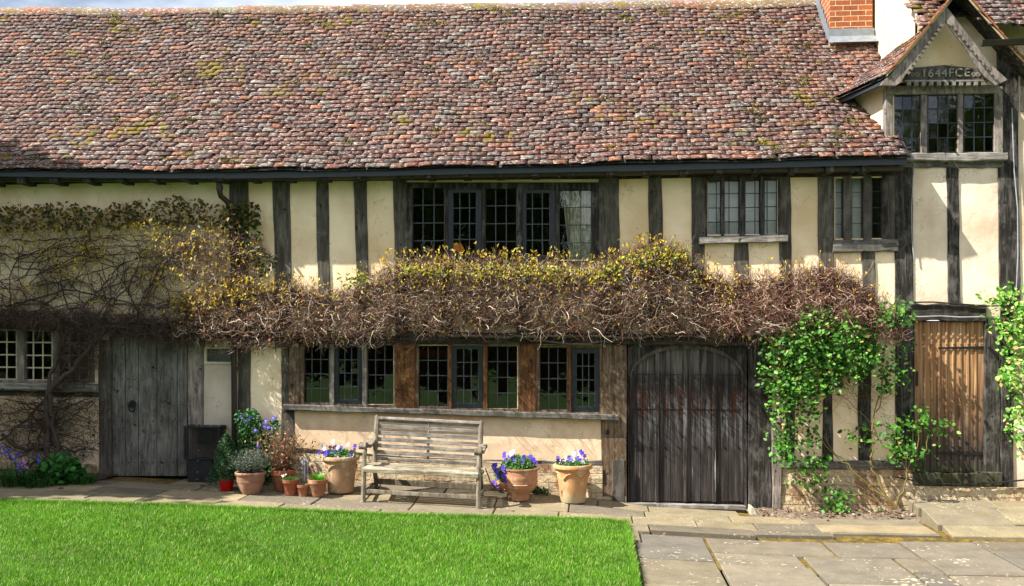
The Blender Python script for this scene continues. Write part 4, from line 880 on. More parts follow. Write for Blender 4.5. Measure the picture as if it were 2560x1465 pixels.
class Acc:
    def __init__(s): s.V = []; s.F = []; s.C = []; s.n = 0
    def add(s, V, Fc, C): s.V.append(V); s.F.append(Fc+s.n); s.C.append(C); s.n += len(V); return s
    def tw(s, P, r, C, sides=3): V, Fc = tubes(P, r, sides); return s.add(V, Fc, np.repeat(C, P.shape[1]*sides, 0))
    def build(s, name, mat, parent=None, smooth=False): return fast(name, np.concatenate(s.V), np.concatenate(s.F), mat, parent, np.concatenate(s.C), smooth)
def stems(acc, lines, col='#4a4038', sides=7, Yd=-.05, jit=.012):
    # thick hand-drawn stems: (list of (px,py[,Y]), r0, r1)
    for pts, r0, r1 in lines:
        P = np.array([P3(p[0], p[1], p[2] if len(p) > 2 else Yd) for p in pts]); t = np.concatenate([[0], np.cumsum(np.linalg.norm(np.diff(P, axis=0), axis=1))]); k = max(6, int(t[-1]/.07)); tt = np.linspace(0, t[-1], k)
        Q = np.stack([np.interp(tt, t, P[:, i]) for i in range(3)], -1)
        for _ in range(2): Q[1:-1] = .25*Q[:-2]+.5*Q[1:-1]+.25*Q[2:]
        Q[1:-1] += R.normal(0, jit, (k-2, 3))*[1, .3, 1]; r = np.linspace(r0, r1, k)*R.uniform(.85, 1.15, k)
        c = np.array([lin(col)])*R.uniform(.8, 1.2); acc.tw(Q[None], r[None], c, sides)
twig_pal = ['#4b372b', '#6b5040', '#957c6a', '#c8b8a6', '#2a1e18', '#6f4332']

_leafy()
# long dormant creeper hanging like a ledge over the ground floor windows
ctop = [(432, 800), (480, 755), (560, 735), (650, 722), (720, 715), (790, 730), (860, 735), (930, 700), (965, 672), (1005, 658), (1100, 656), (1250, 658), (1400, 668), (1490, 672), (1535, 655), (1575, 632), (1650, 620), (1715, 632), (1748, 680), (1800, 700), (1860, 700), (1930, 694), (2000, 680), (2080, 668), (2130, 695), (2185, 745), (2225, 785), (2262, 830)]
cbot = [(436, 838), (500, 862), (560, 880), (640, 885), (720, 868), (800, 862), (900, 868), (955, 858), (1000, 838), (1200, 836), (1300, 832), (1400, 850), (1500, 836), (1700, 838), (1800, 846), (1880, 852), (1950, 868), (2010, 855), (2100, 830), (2200, 855), (2265, 868)]
cpoly = ctop+cbot[::-1]
def crel(q):
    t = np.interp(q[:, 0], [a for a, b in ctop], [b for a, b in ctop]); b = np.interp(q[:, 0], [a for a, b in cbot], [b for a, b in cbot]); return np.clip((q[:, 1]-t)/(b-t), 0, 1)
creeper = thing('climbing_creeper', tuple(P3(1350, 850)), 'long tangled band of dormant creeper across the middle of the house with yellow-green buds', 'creeper', 'creepers on the house wall')
def dens(q, n):       # thinner where plaster shows through
    v = .5+.5*np.sin(q[:, 0]*.031+np.sin(q[:, 1]*.05)*1.3)*np.cos(q[:, 1]*.045+q[:, 0]*.012); return v
A = Acc()
q = sample([(a, b) for a, b in ctop]+[(a, b-12) for a, b in cbot[::-1]], 23500); f = crel(q); depth = .04+.36*np.minimum(1, f*1.7)**.8*np.sin(np.clip(f, .0, 1)*2.6+.35).clip(.3, 1); Y = -.02-depth*R.random(len(q))**1.5
keep_ = R.random(len(q)) < .42+.75*dens(q, 0)*1.0+.3*(f < .35); q, f, Y = q[keep_], f[keep_], Y[keep_]
P0 = towall(q, Y); n = len(q)
P, r = twigs(P0, R.uniform(.07, .22, n), R.uniform(.0024, .0050, n), 7, .5, (0, -.35, .15)); cc = pick(twig_pal, n, [.22, .20, .17, .15, .15, .11])
hi = q[:, 0] > 1750; cc[hi] *= np.array([1.12, .95, .93]); A.tw(P, r, cc)
q = sample([(a, b+6) for a, b in ctop]+[(a, b-28) for a, b in cbot[::-1]], 700); P, r = twigs(towall(q, -.03-.25*R.random(len(q))), R.uniform(.25, .6, len(q)), R.uniform(.0025, .0045, len(q)), 9, .38, (0, -.1, .15)); A.tw(P, r, pick(twig_pal[:3], len(q)), 4)
tx = R.uniform(440, 2260, 1300); tyy = np.interp(tx, [a for a, b in cbot], [b for a, b in cbot])-R.uniform(0, 30, 1300)
P, r = twigs(towall(np.stack([tx, tyy], -1), -.06-.22*R.random(1300)), R.uniform(.05, .18, 1300), .0028, 6, .45, (0, -.1, -.8)); A.tw(P, r, pick(twig_pal, 1300))
tx = R.uniform(640, 1960, 260); tyy = R.uniform(760, 835, 260)
P, r = twigs(towall(np.stack([tx, tyy], -1), -.28-.1*R.random(260)), R.uniform(.15, .38, 260), R.uniform(.003, .006, 260), 7, .25, (.3, -1.5, .1)); A.tw(P, r, pick(twig_pal, 260), 4)
# free shoots over the top edge
tx = R.uniform(440, 2255, 1500); tyy = np.interp(tx, [a for a, b in ctop], [b for a, b in ctop])+R.uniform(-4, 14, 1500)
P, r = twigs(towall(np.stack([tx, tyy], -1), -.04-.2*R.random(1500)), R.uniform(.08, .24, 1500), .0022, 6, .25, (0, -.2, 1.3)); A.tw(P, r, pick(twig_pal, 1500)); TIPS = P[:, -1]
stems(A, [([(1100, 838, -.12), (1250, 842, -.1), (1400, 840, -.15), (1560, 842, -.1), (1800, 838, -.12)], .018, .012), ([(620, 870, -.2), (700, 862, -.1), (690, 880, -.1)], .012, .006), ([(2085, 700, -.1), (2120, 740, -.08), (2150, 790, -.08)], .016, .01), ([(1300, 845, -.1), (1420, 862, -.14), (1560, 850, -.1)], .012, .009), ([(450, 850, -.15), (560, 830, -.25), (760, 830, -.25), (980, 835, -.15)], .014, .01)], '#5d5145')
A.build('branches', M['twig'], creeper)
bud_pal = ['#cbae30', '#dcbc44', '#a08c26', '#b08a2c', '#a3a238']
def budsat(Pb, n_each, size, pal=bud_pal, p=None, dirb=(0, -.1, .9), up=(0, -1, .3)):
    Pp = np.repeat(Pb, n_each, 0)+R.normal(0, .010, (len(Pb)*n_each, 3)); return leafset(Pp, R.uniform(.6, 1.3, len(Pp))*size, up, .7, .38, pick(pal, len(Pp), p, .25), .2, dirb, .35)
B = Acc()
q = sample(cpoly, 5200); f = crel(q); wgt = np.interp(q[:, 0], [430, 600, 950, 1100, 1500, 1800, 1950, 2265], [.6, .35, .45, 1, 1, .5, .15, .05]); k = R.random(len(q)) < wgt*np.exp(-f*4.2)*1.4+.03*wgt; q = q[k]
B.add(*budsat(towall(q, -.16-.24*R.random(len(q))), 2, .034))
tk = TIPS[(R.random(len(TIPS)) < np.interp(TIPS[:, 0], [-5, -3, 1, 1.8, 3.5], [.5, .4, .6, .25, .05]))]; B.add(*budsat(tk, 3, .038))
for poly, cnt, sz in (([(1560, 640), (1650, 612), (1722, 625), (1735, 655), (1600, 665)], 170, .055), ([(1000, 655), (1480, 668), (1480, 700), (1000, 690)], 420, .045), ([(845, 690), (900, 670), (925, 700), (870, 730)], 60, .055), ([(1480, 670), (1560, 640), (1560, 700), (1480, 710)], 90, .05)):
    q = sample(poly, cnt); Pp = towall(q, -.1-.2*R.random(cnt)); B.add(*leafset(Pp, R.uniform(.7, 1.2, cnt)*sz, (0, -.7, .6), .6, .6, pick(['#8e9a2a', '#6d7a24', '#a9a838', '#556022'], cnt), .3))
q = sample(cpoly, 90); B.add(*leafset(towall(q, -.3), .04, (0, -.7, .6), .6, .7, pick(['#8c3a22', '#a0522d', '#6b2a1c'], 90)))
B.build('buds', M['leaf'], creeper)
keep(creeper)

# the big creeper on the left
lc = thing('climbing_creeper', tuple(P3(110, 1185)), 'big old creeper with a thick gnarled trunk sprawling over the left end of the wall', 'creeper', 'creepers on the house wall')
A = Acc()
stems(A, [([(128, 1195, -.12), (118, 1120, -.12), (122, 1050, -.14), (112, 1000, -.16), (135, 960, -.2), (175, 930, -.2), (215, 880, -.16), (255, 840, -.14), (262, 800, -.12), (200, 770, -.1)], .045, .022),
          ([(135, 1180, -.16), (150, 1120, -.15), (132, 1060, -.15), (128, 1000, -.18), (118, 960, -.2), (140, 900, -.15), (160, 850, -.1), (150, 790, -.1)], .035, .02),
          ([(5, 1085, -.12), (40, 1120, -.14), (90, 1128, -.12), (128, 1110, -.12)], .022, .024), ([(130, 1080, -.12), (150, 1120, -.12), (190, 1135, -.12), (215, 1120, -.1)], .022, .012), ([(0, 1100, -.1), (60, 1060, -.1), (110, 1000, -.1)], .014, .016),
          ([(-40, 822, -.1), (20, 808, -.12), (70, 802, -.13), (130, 808, -.12), (200, 825, -.12), (260, 815, -.12)], .020, .016), ([(250, 815, -.12), (320, 818, -.15), (370, 838, -.16), (440, 838, -.16), (520, 850, -.12)], .022, .014),
          ([(280, 812, -.1), (350, 830, -.12), (430, 828, -.14)], .012, .010), ([(-60, 770, -.06), (60, 758, -.06), (160, 722, -.06), (230, 735, -.06), (330, 760, -.06), (440, 770, -.06), (560, 760, -.06)], .013, .009),
          ([(240, 730, -.05), (320, 700, -.05), (400, 672, -.05), (470, 640, -.05)], .010, .006), ([(-20, 800, -.06), (120, 790, -.07), (220, 760, -.06), (270, 700, -.05), (300, 660, -.05), (370, 640, -.05)], .011, .006),
          ([(255, 800, -.06), (290, 745, -.06), (350, 690, -.06), (430, 640, -.06), (500, 620, -.05)], .010, .005), ([(180, 780, -.06), (150, 700, -.05), (140, 620, -.05), (180, 560, -.05)], .010, .005), ([(30, 780, -.06), (20, 700, -.05), (60, 620, -.05), (60, 550, -.05)], .009, .005),
          ([(590, 840, -.1), (605, 760, -.08), (590, 680, -.07), (600, 600, -.06), (590, 520, -.06)], .012, .006), ([(270, 760, -.05), (360, 765, -.05), (480, 745, -.05), (560, 700, -.05)], .008, .005)], '#443a33')
for _ in range(14):
    x0 = random.uniform(-100, 150); y0 = random.uniform(590, 780); w_ = random.uniform(220, 460); h_ = random.uniform(-60, 40); stems(A, [([(x0+w_*t, y0+h_*t+22*math.sin(t*random.uniform(3, 8)+x0), -.05-.03*random.random()) for t in np.linspace(0, 1, 8)], random.uniform(.007, .012), .004)], random.choice(['#4a3d34', '#5d5044', '#3d332c']), 5)
for _ in range(46):      # crooked stems fanning out of the trunk over the lower wall
    x0, y0 = 122+random.uniform(-14, 22), random.uniform(1000, 1170); pts = [(x0, y0, -.1)]; a = random.choice([0, math.pi])+random.uniform(-.8, .8)
    for i in range(random.randint(4, 7)): a += random.uniform(-.7, .7); x0 += 26*math.cos(a); y0 += 20*math.sin(a); pts.append((min(x0, 245), min(max(y0, 985), 1190), -.05-.12*random.random()))
    stems(A, [(pts, random.uniform(.006, .014), .003)], random.choice(['#3a2f28', '#2c231e', '#4a3d34']), 5)
for _ in range(75):   # long looping stems over the plaster
    x0 = random.uniform(-120, 560); y0 = random.uniform(700, 830); pts = [(x0, y0)]; a = random.uniform(-2.6, -.5)
    for i in range(random.randint(4, 9)): a += random.uniform(-.95, .95); x0 += 34*math.cos(a); y0 += 30*math.sin(a); pts.append((min(x0, 660), min(max(y0, 525), 850), -.03-.05*random.random()))
    pts[0] = (*pts[0], -.04); stems(A, [(pts, random.uniform(.005, .011), .003)], random.choice(['#3d332c', '#55483e', '#4b3d35']), 4, jit=.006)
def lt(poly, n, ln, rad, bias=(0, -.1, .2), Ymax=.22, pal=twig_pal, wig=.45):
    q = sample(poly, n); P, r = twigs(towall(q, -.02-Ymax*R.random(n)), R.uniform(*ln, n), R.uniform(*rad, n), 6, wig, bias); A.tw(P, r, pick(pal, n, None, .25))
TUFT = []; dk = ['#4a3c34', '#332a25', '#5f5046', '#6e6156', '#55392e']
lt([(-120, 540), (560, 545), (640, 610), (560, 660), (300, 640), (100, 650), (-120, 690)], 1200, (.06, .2), (.0022, .0040), pal=dk, Ymax=.16)
lt([(-120, 640), (140, 640), (240, 720), (260, 860), (-120, 800)], 300, (.1, .3), (.0022, .0042), pal=dk)
lt([(-120, 770), (450, 790), (520, 850), (430, 860), (260, 830), (-120, 815)], 3800, (.08, .3), (.0018, .004), pal=dk, Ymax=.2, bias=(.4, -.1, 0))
lt([(150, 820), (262, 820), (250, 900), (215, 960), (130, 990), (140, 900)], 2000, (.06, .2), (.0016, .003), pal=dk)
lt([(-60, 985), (100, 985), (250, 990), (250, 1130), (180, 1175), (-60, 1140)], 1300, (.08, .3), (.0022, .0045), pal=dk, Ymax=.18)
lt([(430, 600), (640, 590), (690, 650), (640, 700), (560, 780), (430, 820), (470, 700)], 1500, (.06, .2), (.002, .004), pal=twig_pal, Ymax=.2)
lt([(280, 640), (460, 620), (450, 760), (330, 780)], 700, (.08, .25), (.0014, .0024), pal=dk, Ymax=.1)
for _ in range(34):   # tufts of short shoots on the old stems
    cx_, cy_ = random.uniform(-60, 640), random.uniform(570, 790); n = random.randint(25, 70); q = np.stack([R.normal(cx_, 22, n), R.normal(cy_, 14, n)], -1); P, r = twigs(towall(q, -.04-.14*R.random(n)), R.uniform(.06, .18, n), R.uniform(.002, .004, n), 6, .5, (0, -.3, .3)); A.tw(P, r, pick(dk if cx_ < 330 else twig_pal, n))
    if random.random() < .75: TUFT.append((cx_, cy_))
A.build('branches', M['twig'], lc)
B = Acc()
top_l = [(-120, 520), (20, 505), (60, 520), (120, 505), (200, 510), (250, 525), (290, 508), (350, 500), (400, 505), (440, 485), (480, 500), (560, 515), (600, 500), (650, 520), (650, 570), (560, 570), (400, 565), (200, 575), (-120, 580)]
q = sample(top_l, 1700); B.add(*leafset(towall(q, -.03-.17*R.random(len(q))), R.uniform(.035, .075, len(q)), (0, -.8, .4), .6, .6, pick(['#4a4a1e', '#645722', '#735a26', '#333f1a', '#85702c'], len(q)), .3))
q = sample([(600, 500), (650, 510), (650, 600), (690, 660), (640, 700), (610, 620)], 260); B.add(*leafset(towall(q, -.05-.12*R.random(len(q))), .055, (0, -.8, .4), .6, .6, pick(['#2e4417', '#3d5a1f', '#26360f'], len(q)), .3))
for poly, nn in (([(-120, 560), (430, 550), (430, 640), (-120, 620)], 300), ([(320, 560), (640, 580), (660, 660), (600, 740), (430, 760), (340, 680)], 300), ([(430, 740), (560, 700), (700, 720), (560, 800), (430, 830)], 200), ([(60, 600), (300, 620), (200, 720)], 60)):
    q = sample(poly, nn); B.add(*budsat(towall(q, -.08-.16*R.random(nn)), 3, .036))
for cx_, cy_ in TUFT: q = np.stack([R.normal(cx_, 18, 9), R.normal(cy_-10, 11, 9)], -1); B.add(*budsat(towall(q, -.16-.1*R.random(9)), 2, .042))
q = sample([(-60, 990), (250, 1000), (240, 1160), (20, 1160)], 70); B.add(*leafset(towall(q, -.1), .045, (0, -.8, .4), .7, .7, pick(['#5b2a14', '#7a3b18', '#3a2415'], 70), .3))
q = sample([(150, 830), (300, 700), (560, 760), (700, 740), (500, 860)], 60); B.add(*leafset(towall(q, -.1), .045, (0, -.8, .4), .7, .7, pick(['#7a2f16', '#8f4a20'], 60), .3))
B.build('leaves', M['leaf'], lc); keep(lc)

# roses -----------------------------------------------------------------
rose_pal = ['#4a8022', '#386c1a', '#264f12', '#629635', '#7fa950', '#989e54']
def roseleaf(B, poly, n, size=.058, Yr=.25, pal=rose_pal, p=(.30, .28, .22, .13, .05, .02), clump=.055):
    c = sample(poly, max(4, n//7)); Pc = towall(c, -.05-Yr*R.random(len(c))); i = R.integers(0, len(c), n); P = Pc[i]+R.normal(0, clump, (n, 3)); P[:, 1] = np.minimum(P[:, 1], -.02)
    B.add(*leafset(P, R.uniform(.45, 1.3, n)*size, (-.2, -.7, .65), .55, .66, pick(pal, n, p, .15), .22))
rose = thing('climbing_rose', tuple(G(2250, 1275)), 'leafy green climbing rose between the arched door and the brown door', 'rose', 'climbing roses')
B = Acc()
main = [(1930, 850), (2000, 800), (2030, 740), (2070, 790), (2130, 800), (2190, 830), (2200, 880), (2160, 940), (2120, 1000), (2060, 1010), (2030, 1060), (1990, 1100), (1940, 1080), (1922, 1000), (1915, 930)]
roseleaf(B, [(1930, 850), (2000, 800), (2030, 740), (2070, 790), (2130, 800), (2190, 830), (2200, 880), (2160, 930), (2100, 960), (1990, 1000), (1915, 960)], 2700, Yr=.33); roseleaf(B, [(1915, 950), (2080, 950), (2050, 1030), (1990, 1080), (1940, 1080)], 520, Yr=.3)
for poly, n in (([(1925, 1080), (1990, 1090), (2000, 1160), (1945, 1150)], 210), ([(1960, 1160), (2060, 1150), (2070, 1230), (1980, 1240)], 110), ([(2060, 1235), (2110, 1235), (2125, 1290), (2060, 1290)], 170), ([(2130, 870), (2260, 870), (2270, 960), (2180, 990)], 300),
                ([(2190, 770), (2270, 760), (2280, 800), (2210, 820)], 170), ([(2100, 1080), (2230, 1060), (2260, 1110), (2130, 1120)], 100), ([(2250, 1040), (2320, 1060), (2340, 1100), (2300, 1180), (2250, 1170), (2220, 1130)], 230),
                ([(2010, 1060), (2070, 1090), (2060, 1190), (2010, 1180)], 100), ([(2290, 1020), (2320, 1040), (2300, 1060)], 40), ([(2400, 1060), (2350, 1080), (2300, 1070), (2330, 1060)], 40), ([(1900, 870), (1930, 860), (1930, 960), (1900, 940)], 60), ([(2230, 1120), (2250, 1110), (2240, 1160), (2220, 1150)], 40)):
    roseleaf(B, poly, n, Yr=.3)
B.add(*leafset(towall(sample(main, 60), -.33), .05, (-.2, -.8, .4), .4, .6, pick(['#bcae6c', '#a89a50', '#b98a5a'], 60)))
B.build('leaves', M['leaf'], rose)
A = Acc(); b0 = (2240, 1272, -.25)
stems(A, [([b0, (2215, 1240, -.25), (2185, 1190, -.22), (2170, 1150, -.2), (2190, 1110, -.2), (2175, 1080, -.18), (2190, 1020, -.15), (2205, 950, -.12)], .014, .006), ([b0, (2270, 1200, -.3), (2262, 1150, -.28), (2248, 1110, -.26), (2240, 1060, -.25), (2238, 1030, -.24)], .013, .005),
          ([b0, (2180, 1220, -.25), (2100, 1150, -.2), (2000, 1040, -.15), (1960, 960, -.15)], .008, .004), ([b0, (2200, 1235, -.22), (2120, 1170, -.2), (2060, 1090, -.2)], .008, .004), ([(2205, 1110, -.15), (2180, 1060, -.1), (2120, 1000, -.1), (2060, 950, -.1)], .006, .003), ([(2190, 1030, -.1), (2210, 960, -.1), (2200, 900, -.1), (2150, 860, -.1)], .007, .003),
          ([(2250, 1140, -.25), (2290, 1160, -.3), (2320, 1130, -.3), (2320, 1090, -.3)], .006, .003), ([(2190, 1090, -.18), (2160, 1060, -.2), (2130, 1080, -.2), (2110, 1100, -.2)], .006, .003), ([(2270, 1170, -.27), (2300, 1100, -.28), (2290, 1060, -.28)], .006, .003), ([(2040, 1180, -.15), (2120, 1200, -.2), (2200, 1250, -.25)], .005, .003), ([(2240, 1270, -.25), (2140, 1230, -.3), (2090, 1250, -.35)], .005, .003)], '#6f6434')
q = sample([(1950, 800), (2200, 830), (2230, 1000), (2210, 1080), (2080, 1000), (1960, 1050)], 350); P, r = twigs(towall(q, -.03-.15*R.random(350)), R.uniform(.15, .45, 350), R.uniform(.0014, .0028, 350), 7, .25); A.tw(P, r, pick(['#5a5a2a', '#4a3a2c', '#6e5b3a'], 350))
A.build('stems', M['twig'], rose); keep(rose)
rose2 = thing('climbing_rose', tuple(G(2600, 1220)), 'climbing rose with fresh leaves at the right edge beside the brown door', 'rose', 'climbing roses')
B = Acc(); fr = ['#6ea53a', '#5b962c', '#8cbb55', '#a8c46c', '#3f7d1f', '#c8a870']
for poly, n in (([(2450, 745), (2520, 725), (2620, 740), (2620, 800), (2520, 800)], 420), ([(2470, 800), (2620, 790), (2640, 900), (2520, 880)], 560), ([(2520, 880), (2640, 890), (2640, 1010), (2510, 950)], 480), ([(2520, 960), (2640, 1000), (2640, 1160), (2540, 1140), (2520, 1080)], 420), ([(2500, 940), (2530, 930), (2530, 960), (2500, 960)], 40)):
    roseleaf(B, poly, n, pal=fr, p=(.25, .2, .2, .15, .12, .08), Yr=.25)
B.build('leaves', M['leaf'], rose2); A = Acc()
stems(A, [([(2620, 1220, -.2), (2590, 1100, -.2), (2575, 980, -.2), (2590, 860, -.2), (2540, 770, -.2), (2470, 745, -.2)], .013, .004), ([(2640, 1220, -.2), (2600, 1050, -.2), (2550, 950, -.2)], .009, .003)], '#6f6434')
A.build('stems', M['twig'], rose2); keep(rose2)

# ------------------------------------------------------------------ bench
bz = .145; bench = thing('garden_bench', (-2.0, -.62, bz), 'weathered two-seat slatted wooden garden bench against the combed plaster wall', 'bench')
bm = wood('bench_teak_across', '#3d3935', '#78726a', '#a29a8e', 'x', streak=.7); bv = wood('bench_teak_upright', '#423b31', '#786f5e', '#a0978a', 'z', streak=.6); bs = wood('bench_seat_teak', '#4c4433', '#857c68', '#b4ad9b', 'x', streak=.7)
XL, XR = -2.665, -1.335
def gz(x, y): return float(g(x, y))
for x, s in ((XL, 1), (XR, -1)):
    f0 = gz(x, -.88); r0 = gz(x, -.38)
    MB().tube([(x, -.90, f0), (x, -.885, f0+.2), (x, -.865, f0+.38), (x, -.84, f0+.50), (x, -.80, f0+.60)], [.028, .027, .03, .026, .026], 8).build('leg', bv, bench, smooth=True)
    MB().tube([(x+s*.03, -.33, r0), (x+s*.03, -.40, r0+.18), (x+s*.03, -.50, f0+.38)], [.025, .027, .028], 8).build('leg', bv, bench, smooth=True)
    MB().tube([(x+s*.035, -.46, f0+.36), (x+s*.035, -.44, f0+.55), (x+s*.035, -.38, f0+.78), (x+s*.035, -.33, f0+.93), (x+s*.035, -.325, f0+.955)], [.026, .028, .030, .030, .018], 8).build('back_post', bv, bench, smooth=True)
    ap = [(x, -.91, f0+.625), (x, -.93, f0+.655), (x, -.89, f0+.675), (x, -.80, f0+.64), (x, -.66, f0+.615), (x, -.52, f0+.63), (x, -.42, f0+.66)]
    vs = []; w = .042; 
    for (a, b, c) in ap: vs += [(a-w, b, c-.018), (a+w, b, c-.018), (a+w, b-.004, c+.02), (a-w, b-.004, c+.02)]
    mbx = MB().add(vs, [(i*4+j, i*4+(j+1) % 4, (i+1)*4+(j+1) % 4, (i+1)*4+j) for i in range(len(ap)-1) for j in range(4)]+[(0, 1, 2, 3), tuple(len(ap)*4-4+j for j in (3, 2, 1, 0))])
    mbx.tube([(x-w-.004, -.915, f0+.642), (x+w+.004, -.915, f0+.642)], .036, 12); mbx.build('armrest', bv, bench, bevel=.008)
    MB().box(x-.018, x+.018, -.86, -.46, f0+.345, f0+.385).build('seat_rail', bv, bench, bevel=.005)
    MB().box(x-.014, x+.014, -.87, -.37, f0+.12, f0+.15).build('side_stretcher', bv, bench, bevel=.004)
def slat(y0, y1, za, zb, th, dx0=0, dx1=0, name='seat_slat', mat=None):
    z0 = gz(XL, -.88); z1 = gz(XR, -.88); m = MB(); vs = []; n = 7
    for i in range(n):
        t = i/(n-1); x = XL+dx0+(XR+dx1-XL-dx0)*t; z = z0+(z1-z0)*t+random.uniform(-.002, .002)
        vs += [(x, y0, z+za), (x, y1, z+zb), (x, y1+th[0], z+zb+th[1]), (x, y0+th[0], z+za+th[1])]
    m.add(vs, [(i*4+j, i*4+(j+1) % 4, (i+1)*4+(j+1) % 4, (i+1)*4+j) for i in range(n-1) for j in range(4)]+[(3, 2, 1, 0), tuple(n*4-4+j for j in range(4))]); return m.build(name, mat or bs, bench, bevel=.004)
for i, (y0, y1, a, b) in enumerate(((-.905, -.86, .372, .402), (-.85, -.79, .404, .400), (-.775, -.715, .398, .392), (-.70, -.64, .390, .384), (-.625, -.565, .382, .380), (-.55, -.49, .380, .388))): slat(y0, y1, a, b, (0, .022))
slat(-.91, -.885, .345, .345, (0, .045), name='front_rail')
slat(-.90, -.88, .105, .105, (0, .045), name='stretcher', mat=bv); slat(-.385, -.365, .13, .13, (0, .07), .03, -.03, name='stretcher', mat=bv)
for i in range(6):
    z = .50+i*.075; y = -.445+.11*(z-.42)/.5; slat(y-.004, y-.018-.004+.022, z, z+.048, (.016, 0), .05, -.05, name='back_slat', mat=bm)
MB().tube([(XL+.02, -.335, gz(XL, -.88)+.915), (XR-.02, -.335, gz(XR, -.88)+.915)], .028, 8).build('top_rail', bm, bench, smooth=True)
slat(-.45, -.43, .43, .43, (0, .04), .05, -.05, name='back_rail', mat=bm)
xm = (XL+XR)/2; MB().tube([(xm, -.41, bz+.44), (xm, -.335, bz+.91)], .016, 6).build('centre_brace', bm, bench)
keep(bench)

# ------------------------------------------------------------------ pots
def terracotta(name, c1, c2, pale=.5, low=None):
    m, t, b = newmat(name); v = coords(t); col = ramp(t, noise(t, v, 9, 7, .65), [(.3, L4(c1)), (.65, L4(c2))]); col = mix(t, ramp(t, noise(t, coords(t, (1, 1, .7), (3, 3, 3)), 7, 6, .65), [(.52, 0.), (.68, pale)]), col, L4('#d8c9ac'))
    if low: col = mix(t, ramp(t, math_(t, 'ADD', sepz(t), math_(t, 'MULTIPLY', noise(t, v, 6), .2)), [(.12, .85), (.26, 0.)]), col, L4(low))
    t.links.new(col, b.inputs['Base Color']); b.inputs['Roughness'].default_value = .85; bump(t, b, noise(t, v, 55, 5), .4, .004); return m
TC = {'old': terracotta('old_terracotta', '#8f7258', '#b48f6e', .8), 'cream': terracotta('cream_terracotta', '#a97a4c', '#c59464', .7, '#a9a282'), 'rib': terracotta('ribbed_terracotta', '#94664a', '#ae7d5c', .5), 'bowl': terracotta('brown_terracotta', '#7c5443', '#96705a', .3), 'red': terracotta('red_terracotta', '#84452c', '#9c5638', .15), 'new': terracotta('plain_terracotta', '#84533a', '#a06a48', .45)}
redp = plain('red_plastic', '#b3060e', .35, 0, .05, .0); soilp = M['soil']; dsoil = soilmat('potting_soil', '#17110c', '#2c2119', '#44352a')
def pot(px, wtop, wbot, ptop, pbase, style, label, Yadd=0, grp='plant pots by the wall', name='potted_plant', cat='potted plant'):
    b = G(px, pbase); b.y += Yadd; d = math.cos(TH)*(b.y-CY)-math.sin(TH)*b.x*0+0; sc = (b.y-CY)/F*1.0; sc = (-(b.x)*math.sin(TH)+(b.y-CY)*math.cos(TH))/F
    b.z = float(g(b.x, b.y)); H = (pbase-ptop)*sc*1.0; r = wtop*sc/2; rb = wbot*sc/2; H *= .97
    o = thing(name, tuple(b), label, cat, grp); k = r
    if style == 'rolled': prof = [(rb*.96, 0), (rb, .01), (rb+(r*.86-rb)*.5, H*.5), (r*.87, H*.84), (r*.88, H*.86), (r*1.0, H*.90), (r*1.02, H*.95), (r*.98, H*.995), (r*.90, H), (r*.84, H*.96), (r*.80, H*.86), (0.001, H*.86)]; mt = TC['old']
    elif style == 'rim': prof = [(rb*.97, 0), (rb, .006), (r*.90, H*.76), (r*.91, H*.765), (r*1.0, H*.775), (r*1.02, H*.99), (r*.98, H), (r*.92, H*.99), (r*.86, H*.86), (0.001, H*.86)]; mt = TC['new']
    elif style == 'bowl': prof = [(rb*.95, 0), (rb, .01), (r*.72, H*.25), (r*.88, H*.55), (r*.92, H*.80), (r*.93, H*.82), (r*1.0, H*.87), (r*1.02, H*.95), (r*.97, H), (r*.88, H*.98), (r*.84, H*.84), (0.001, H*.84)]; mt = TC['bowl']
    elif style == 'plastic': prof = [(rb*.97, 0), (rb, .004), (r*.92, H*.82), (r*.93, H*.83), (r*1.0, H*.84), (r*1.0, H), (r*.95, H), (r*.92, H*.85), (0.001, H*.85)]; mt = redp
    elif style == 'rib':
        prof = [(rb*.97, 0), (rb, .01), (rb*1.0, H*.18), (rb*1.06, H*.22)]
        for i in range(22): t = i/21; zz = H*(.22+.36*t); rr_ = rb*1.06+(r*.95-rb*1.06)*math.sin(t*math.pi/2)**.8; prof.append((rr_+(.010 if i % 5 == 2 else 0), zz))
        prof += [(r*.955, H*.66), (r*.97, H*.70), (r*.955, H*.74), (r*.96, H*.93), (r*1.0, H*.95), (r*1.01, H*.99), (r*.97, H), (r*.88, H*.99), (r*.84, H*.86), (.001, H*.86)]; mt = TC['rib']
    return o, r, H, prof, mt, b
def rimparts(o, prof, mt, k=48):
    p = MB().lathe(prof[:-1], k=k).build('pot', mt, o, smooth=True); r, z = prof[-2]; MB().lathe([(r*1.02, z), (r*.6, z+.012), (.002, z+.015)], k=24).build('potting_soil', dsoil, o); return p
def bushy(o, name, n, rad, hgt, z0, pal, size, asp=.5, cx=0, cy=0, up=(0, -.5, .7), shape='dome', p=None, mat='leaf', dirb=(0, 0, .5), spread=.7):
    d = unit(R.normal(0, 1, (n, 3))); rr_ = R.random((n, 1))**.33
    if shape == 'dome': d[:, 2] = np.abs(d[:, 2]); P = d*rr_*[rad, rad, hgt]
    elif shape == 'cone': h = R.random(n)**1.4; a = R.uniform(0, 2*np.pi, n); r_ = rad*(1-h)**.6*np.sqrt(R.random(n))**.6*(.85+.3*np.sin(a*4+h*9)); P = np.stack([np.cos(a)*r_, np.sin(a)*r_, h*hgt], -1)
    elif shape == 'ball': P = d*rr_*[rad, rad, hgt/2]+[0, 0, hgt/2]
    P = P+[cx, cy, z0]
    V, Fc, C = leafset(P, R.uniform(.7, 1.25, n)*size, up, spread, asp, pick(pal, n, p, .22), .2, dirb, .8); return fast(name, V, Fc, M[mat], o, C)
